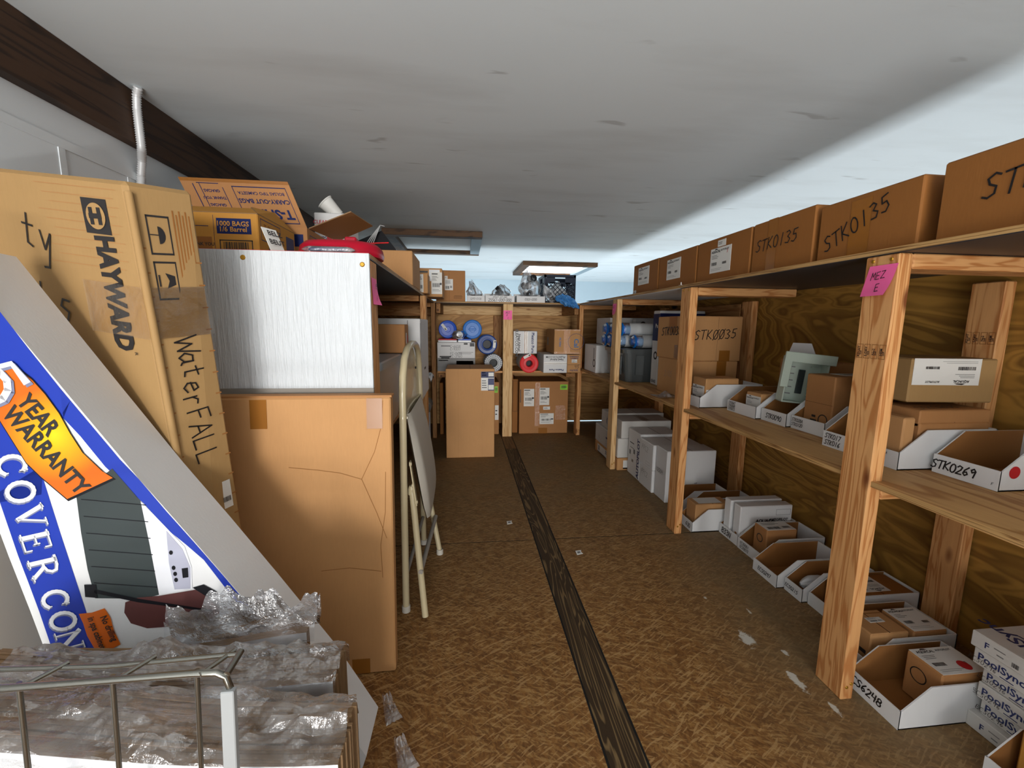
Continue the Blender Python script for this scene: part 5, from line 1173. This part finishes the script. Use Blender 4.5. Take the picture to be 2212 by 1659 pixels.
for (x, y, s, lab) in ((-.205, 1.035, .045, 'scrap of clear tape on floor by cover box corner'), (-.150, .905, .05, 'torn clear plastic scrap on the floor in front')):
    q = MB()
    def fn(u, v): p = Vector((u - .5, v - .5, 0)); return Vector((p.x * s * (1 - .5 * v), p.y * s * 1.4, .003 + .03 * v * v * (1 + mnoise.noise(p * 8 + Vector((x, 0, 0)))) + .008 * abs(mnoise.noise(p * 12))))
    q.grid(fn, 8, 8, 'bag_clear', False); tag(q.build('plastic_scrap', None, (x, y, .001), (0, 0, .5)), lab, 'scrap')
for (x, y, lab) in ((.522, 1.784, 'small torn label scrap on floor right of plank'), (.231, 2.111, 'small torn label scrap on floor left of plank')):
    q = MB(); q.prism([(-.014, -.016), (.016, -.012), (.012, .004), (.018, .016), (-.010, .018)], (0, 0, .003), (1, .1, .05), (-.1, 1, .03), .001, 'paper'); q.flat([(-.006, -.006), (.008, -.004), (.008, .008), (-.006, .008)], (0, 0, .003), (1, .1, .05), (-.1, 1, .03), 'print_grey')
    tag(q.build('label_scrap', None, (x, y, .0005)), lab, 'scrap')

# folded chair
t = thing('folding_chair', 'folded beige metal chair with padded seat against left shelving', 'chair', (-.19, 1.65, 0)); T0 = Vector((-.19, 1.65, 0))
def tb(name, pts, r=.0125, m='beige', n=12, par=t):
    q = MB(); q.tube([Vector(p) - T0 for p in pts], r, m, n); return q.build(name, par)
tb('back_frame', [(-.219, 1.454, .012), (-.216, 1.449, .40), (-.212, 1.440, .70), (-.211, 1.437, .80), (-.210, 1.448, .87), (-.209, 1.485, .925), (-.207, 1.54, .955), (-.206, 1.61, .968), (-.206, 1.69, .972), (-.206, 1.77, .968), (-.206, 1.84, .955), (-.206, 1.893, .925), (-.206, 1.928, .87), (-.206, 1.939, .80), (-.205, 1.939, .70), (-.203, 1.937, .40), (-.200, 1.935, .012)])
q = MB()
def fn(u, v):
    zb = .728; y = 1.452 + .475 * u; k = abs(u - .5) * 2; zt2 = .955 - .19 * max(0, (k - .35) / .65) ** 2.4
    return Vector((-.209 - .012 * math.sin(PI * u) + (.006 if v < .04 else 0), y, zb + (zt2 - zb) * v)) - T0
q.grid(fn, 20, 8, 'beige'); q.tube([fn(i / 12, 0) for i in range(13)], .006, 'beige', 8)
for (uu, vv) in ((.12, .62), (.85, .72), (.05, .12)): q.lathe([(0, -.003), (.005, -.003), (.005, .002)], fn(uu, vv) + Vector((.002, 0, 0)), (1, 0, 0), 'dark', 8)
q.build('backrest', t)
q = MB()
def seatp(u, v, off):
    k = abs(u - .5) * 2; e = max(0, (k - .8) / .2); zz = .735 - .40 * v; wv = .215 - .03 * (v > .85) * (v - .85) / .15
    x = -.205 + .062 * v ** 1.1; return Vector((x + off * (1 - .85 * e * e) * (math.sin(PI * min(1, max(0, v * .96 + .02))) ** .35), 1.688 + (u - .5) * 2 * wv, zz + .018 * v * (1 - k * k) * -1)) - T0
q.grid(lambda u, v: seatp(u, v, .026), 18, 14, 'vinyl'); q.grid(lambda u, v: seatp(1 - u, v, -.006), 18, 14, 'beige')
q.build('seat', t)
for (y0, y1) in ((1.462, 1.402), (1.905, 1.838)):
    x1 = -.145 if y0 < 1.6 else -.119
    l = tb('front_leg', [(-.190, y0, .470), (-.186, y0 - .005, .43), (-.175, y0 - .015, .30), (x1, y1, .0125)], .0115)
    q = MB(); q.lathe([(0, .014), (.010, .011), (.0135, .0), (.0128, -.02)], Vector((-.190, y0, .468)) - T0, (0.05, 0, 1), 'beige', 12); q.build('tube_cap', l)
for (p) in ((-.219, 1.454), (-.200, 1.935), (-.119, 1.838)):
    q = MB(); q.lathe([(0, .0005), (.0155, .0005), (.0155, .022), (.013, .024)], Vector((p[0], p[1], 0)) - T0, (0, 0, 1), 'vinyl', 14); q.build('foot_cap', t)
tb('brace', [(-.160, 1.415, .175), (-.136, 1.855, .175)], .0085, 'bare_grey'); tb('brace', [(-.217, 1.452, .14), (-.201, 1.936, .14)], .0075, 'bare_grey')
for yy, s in ((1.444, -1), (1.925, 1)):
    q = MB(); a, b = Vector((-.198, yy, .565)) - T0, Vector((-.180, yy, .425)) - T0; d = (b - a).normalized(); p = d.cross(Vector((1, 0, .1))).normalized() * .012
    q.prism([(-.012, -.01), (.012, -.01), (.012, (b - a).length + .01), (-.012, (b - a).length + .01)], a + Vector((.006, 0, 0)), (0, 1, 0), d, .004, 'beige')
    for c in (a, b, a + d * .05 + Vector((0, .004, -.03))): q.lathe([(0, .006), (.006, .005), (.0075, .001), (.0075, -.003)], c + Vector((.007, 0, 0)), (1, 0, 0), 'beige', 10)
    q.build('link_bracket', t)

# ------------------------------------------------------------------ left shelving: top and middle
t = thing('open_carton', 'golden bag carton with raised flaps behind white panel', 'box', (-.80, 1.42, zt)); T0 = Vector((-.80, 1.42, zt))
x0, x1, y0, y1, h = -.98 + .80, -.627 + .80, 0.0, .285, .126
q = MB(); q.box(x0, x1, y0, y1, 0, h, 'card_gold', .003)
F = (Vector((x0, y0, 0)), Vector((1, 0, 0)), Vector((0, 0, 1)), x1 - x0, h)
dec = [('rect', 'F', .665, .50, .945, .86, 'navy'), ('print', 'F', '1000 BAGS', .80, .74, .020, 0, 'card_gold', .02), ('print', 'F', '1/6 Barrel', .80, .61, .020, 0, 'card_gold', .02),
       ('frame', 'F', .68, .02, .95, .36, .003, 'print'), ('bars', 'F', .71, .02, .92, .31, 'print', 4), ('frame', 'F', .02, .38, .33, .95, .003, 'navy'), ('print', 'F', 'SHIRT', .20, .80, .036, 0, 'card_dark', .02), ('print', 'F', 'BAGS', .22, .60, .022, 0, 'navy'), ('print', 'F', 'CAMISETA', .2, .48, .014, 0, 'navy'),
       ('rect', 'F', .44, .06, .62, .42, 'card_dark'), ('print', 'F', 'THANK YOU', .53, .25, .013, 0, 'print', .03), ('rect', 'F', .40, .02, .402, .93, 'navy'), ('rect', 'F', .64, .02, .643, .93, 'navy'), ('rect', 'F', .44, .66, .60, .675, 'navy'),
       ('frame', 'R', .06, .40, .56, .92, .0025, 'navy'), ('print', 'R', 'T-SHIRT', .31, .74, .028, 0, 'card_dark', .02), ('print', 'R', 'CARRY-OUT BAGS', .31, .58, .014, 0, 'navy'), ('print', 'R', 'WHY THEY SHIP', .40, .24, .014, 0, 'navy'), ('rect', 'R', .72, .4, .96, .78, 'navy')]
decorate(None, q, {'F': F, 'R': (Vector((x1, y0, 0)), Vector((0, 1, 0)), Vector((0, 0, 1)), y1 - y0, h)}, dec); q.build('body', t)
for nm, poly in (('flap', [(x0, y0, h), (x1, y0, h), (x1 - .075, y0 + .13, h + .045), (x0 + .02, y0 + .13, h + .045)]), ('flap', [(x1 + .001, y0 + .004, h), (x1 + .001, y1, h), (x1 - .045, y1 - .05, h + .058), (x1 - .075, y0 + .132, h + .050)])):
    q = MB(); P = [Vector(p) for p in poly]; n = (P[1] - P[0]).cross(P[3] - P[0]).normalized() * .004
    q.add(P, ((0, 1, 2, 3),), 'card_gold'); q.add([p - n for p in P], ((3, 2, 1, 0),), 'card_inner')
    for i in range(4): q.add((P[(i + 1) % 4], P[i], P[i] - n, P[(i + 1) % 4] - n), ((0, 1, 2, 3),), 'corr')
    q.build(nm, t)
t = thing('open_carton', 'open brown carton with tall flap printed T-SHIRT CARRY-OUT BAGS upside down', 'box', (-.79, 1.76, zt)); T0 = Vector((-.79, 1.76, zt))
x0, x1, y0, y1, h = -.975 + .79, -.600 + .79, 0.0, .30, .158
q = MB()
for (a, b, c, d) in ((x0, x1, y0, y0 + .005), (x0, x1, y1 - .005, y1), (x0, x0 + .005, y0 + .005, y1 - .005), (x1 - .005, x1, y0 + .005, y1 - .005)): q.box(a, b, c, d, 0, h, 'card')
q.box(x0, x1, y0, y1, 0, .005, 'card')
decorate(None, q, {'F': (Vector((x0, y0, 0)), Vector((1, 0, 0)), Vector((0, 0, 1)), x1 - x0, h), 'R': (Vector((x1, y0, 0)), Vector((0, 1, 0)), Vector((0, 0, 1)), y1 - y0, h)}, [('rect', 'F', .62, .55, .96, .84, 'navy'), ('frame', 'R', .08, .1, .7, .86, .003, 'navy'), ('print', 'R', 'T-SHIRT', .4, .6, .03, 0, 'navy', .03)]); q.build('body', t)
fo, fu, fv = Vector((x0, y0 + .001, h)), Vector((1, 0, 0)), Vector((-.05, -.03, .155)); L = x1 - x0
q = MB(); q.prism([(0, 0), (L, 0), (L, 1), (0.0, 1)], fo, fu, fv, .004, 'card', 'card_inner', 'corr')
fvn = fv.normalized(); A = lambda a, b: fo + fu * a * L + fv * b
q.text('T-SHIRT', A(.70, .27), -fu, -fvn, .047, 'navy', .04); q.text('CARRY-OUT BAGS', A(.70, .55), -fu, -fvn, .0215, 'navy', .03); q.text('BOLSAS TIPO CAMISETA', A(.70, .72), -fu, -fvn, .0150, 'navy', .02)
for (a0, b0, a1, b1) in ((.45, .07, .95, .09), (.45, .84, .95, .86), (.45, .07, .456, .86), (.944, .07, .95, .86), (.1, .02, .108, .88), (.36, .02, .366, .82), (.14, .89, .34, .905), (.16, .02, .166, .9)):
    q.add([A(a, b) + Vector((0, -.0012, 0)) for a, b in ((a0, b0), (a1, b0), (a1, b1), (a0, b1))], ((0, 1, 2, 3),), 'navy')
for k, s in enumerate(('GRACIAS', 'THANK YOU', 'GRACIAS', 'THANK YOU')): q.text(s, A(.25, .74 - .15 * k), -fu, -fvn, .0135, 'navy', .03)
q.add([A(a, b) + Vector((0, -.001, 0)) for a, b in ((0, .93), (1, .93), (1, 1), (0, 1))], ((0, 1, 2, 3),), 'tape')
q.build('flap', t)
q = MB(); q.prism([(0, 0), (.29, 0), (.28, .19), (.01, .19)], (x1 + .001, y0 + .02, h), (.10, .95, .02), (.90, -.30, .30), .004, 'card', 'card', 'corr'); q.text('8M012', Vector((x1 + .085, y0 + .10, h + .028)), (.10, .95, .02), (.90, -.30, .30), .028, 'navy', .03); q.build('flap', t)
carton('white carton with three crimson dots under plastic cup', -.68, -.535, 2.09, 2.30, zt, 1.545, 'card_white', 0, [('disc', 'F', .55, .86, .012, 'print_red'), ('disc', 'F', .50, .74, .012, 'print_red'), ('disc', 'F', .45, .62, .012, 'print_red'), ('print', 'F', 'CLEAR', .2, .86, .022, 0, 'print_red'), ('print', 'F', 'PURE', .2, .74, .02, 0, 'print_red'), ('print', 'F', 'CUPS', .2, .62, .02, 0, 'print_blue')])
q = MB(); q.lathe([(0, .085), (.026, .085), (.027, .08), (.036, .006), (.039, .004), (.040, 0), (.037, 0), (.035, .01), (.025, .078)], (0, 0, 0), (.50, .12, -.52), 'paper', 22)
tag(q.build('plastic_cup', None, (-.653, 2.17, 1.614)), 'white plastic cup lying tipped on top of white carton', 'cup')
q = MB(); q.prism([(0, 0), (.05, 0), (.05, .085), (0, .085)], (0, 0, 0), (.45, .88, -.02), (-.35, .12, .85), .002, 'paper'); q.text('BELZ', (.0, .026, .055), (.45, .88, -.02), (-.35, .12, .85), .022, 'print', .03); q.text('BEUT', (.008, .022, .03), (.45, .88, -.02), (-.35, .12, .85), .022, 'print', .03)
tag(q.build('card_tag', None, (-.560, 1.345, zt + .002)), 'small white card with black lettering beside the golden carton', 'card')
t = thing('crimson_lid', 'shallow crimson plastic lid on left shelf top edge', 'tub', (-.385, 1.44, zt))  # a loose plastic lid, not a tub
q = MB()
loops = []
for (s, z) in ((.98, .0), (1.0, .012), (.97, .03), (.86, .043), (.5, .050)):
    loops.append([Vector((.125 * s * math.copysign(abs(math.cos(2 * PI * i / 28)) ** .75, math.cos(2 * PI * i / 28)), .10 * s * math.copysign(abs(math.sin(2 * PI * i / 28)) ** .75, math.sin(2 * PI * i / 28)), .001 + z)) for i in range(28)])
loft(q, loops, 'crimson', True, True); q.add(loops[-1], [tuple(range(28))], 'crimson'); q.build('shell', t)
q = MB(); q.box(.02, .055, -.055, -.02, .040, .060, 'crimson', .004); q.box(-.02, .02, -.05, -.025, .042, .052, 'crimson', .003); q.build('latch', t)
q = MB()
def fn(u, v): a = 2 * PI * u; r = min(1, math.sin(PI * min(1, v * .98 + .01)) * 3) ; return Vector(((v - .5) * .115, math.cos(a) * .009 * r, .010 + math.sin(a) * .008 * r))
q.grid(fn, 12, 14, 'navy')
q.grid(lambda u, v: Vector(((v - .5) * .15, fn(u, v).y * 1.25, .010 + (fn(u, v).z - .010) * 1.2)), 12, 14, 'bag_clear')
tag(q.build('wrapped_part', None, (-.395, 1.327, zt)), 'navy part in clear wrap lying in front of crimson lid', 'wrapped part')
q = MB(); q.box(-.08, .08, -.006, .006, -.0015, .0015, 'red', .001)
tag(q.build('red_strap', None, (-.335, 1.52, 1.315), (0, -.12, .35)), 'shiny red strap sticking out above the crimson lid', 'strap')
carton('plain tan carton near middle of left shelf top', -.63, -.274, 2.345, 2.72, zt, 1.430, 'card_light', 0, [('rect', 'F', .52, 0, .523, 1, 'card')])
t = thing('black_sheet', 'black sheet standing behind tan carton with white wires', 'sheet', (-.74, 2.85, zt))
q = MB(); q.prism([(0, 0), (.36, 0), (.30, .27), (.205, .395), (.0, .29)], (0, 0, 0), (1, .15, 0), (0, .12, 1), .004, 'dark'); q.build('panel', t)
for k in range(4):
    q = MB(); q.tube([(.09 + .018 * k, -.02, .24), (.15 + .010 * k, -.01, .33), (.208, .02, .415), (.235, .02, .41)], .003, 'conduit', 6); q.build('wire', t)
t = thing('storage_tote', 'translucent grey tote behind chair on left shelf', 'tote', (-.47, 1.78, .6205)); tote(t, .17, .30, .292, 'tote_clear')
carton('brown carton standing on the translucent tote', -.60, -.268, 1.94, 2.07, .9165, 1.045, 'card', 0, [('rect', 'R', .3, .1, .5, .7, 'paper'), ('rect', 'R', .55, .1, .75, .6, 'print_red'), ('rect', 'F', .02, .02, .2, .3, 'bare_grey')])
carton('big scuffed white carton behind tote on left shelf', -.80, -.238, 2.32, 2.80, .6205, 1.075, 'card_white', 0, [('rect', 'F', .88, .02, .885, .98, 'crease'), ('rect', 'F', .80, .70, .88, .72, 'crease'), ('rect', 'R', .0, .05, .03, .95, 'crease'), ('rect', 'R', .4, .35, .6, .38, 'print')])
q = MB()
def fn(u, v): p = Vector((u - .5, v - .5, 0)); return Vector((p.x * .10, p.y * .2, .055 + .03 * mnoise.noise(p * 6) - .08 * p.length ** 2))
q.grid(fn, 12, 12, 'bag_blue', False); q.grid(lambda u, v: fn(u, v) + Vector((0, 0, .012)), 12, 12, 'bag_white', False)
tag(q.build('plastic_bag', None, (-.292, 3.22, .615)), 'pale crumpled bag on left shelf next to dark post', 'plastic bag')
t = thing('wrapped_roll', 'wrapped roll with dark round end under left shelf', 'roll', (-.325, 3.28, 0))
q = MB(); q.lathe([(0, 0.001), (.055, .001), (.055, .36), (.05, .37), (0, .37)], (0, 0, 0), (0, -.0, 1), 'bag_white', 18); q.build('body', t)
q = MB(); q.lathe([(0, -.10), (.045, -.10), (.050, -.09), (.050, .10), (0, .10)], (.02, -.02, .422), (0, 1, 0), 'bare_grey', 18); q.lathe([(0, -.102), (.049, -.102), (.049, -.09)], (.02, -.02, .422), (0, 1, 0), 'tote', 18); q.build('end', t)
carton('dark brown carton standing at floor by far left post', -.238, -.205, 3.97, 4.35, .002, .50, 'card_dark', 0, [], top=False)
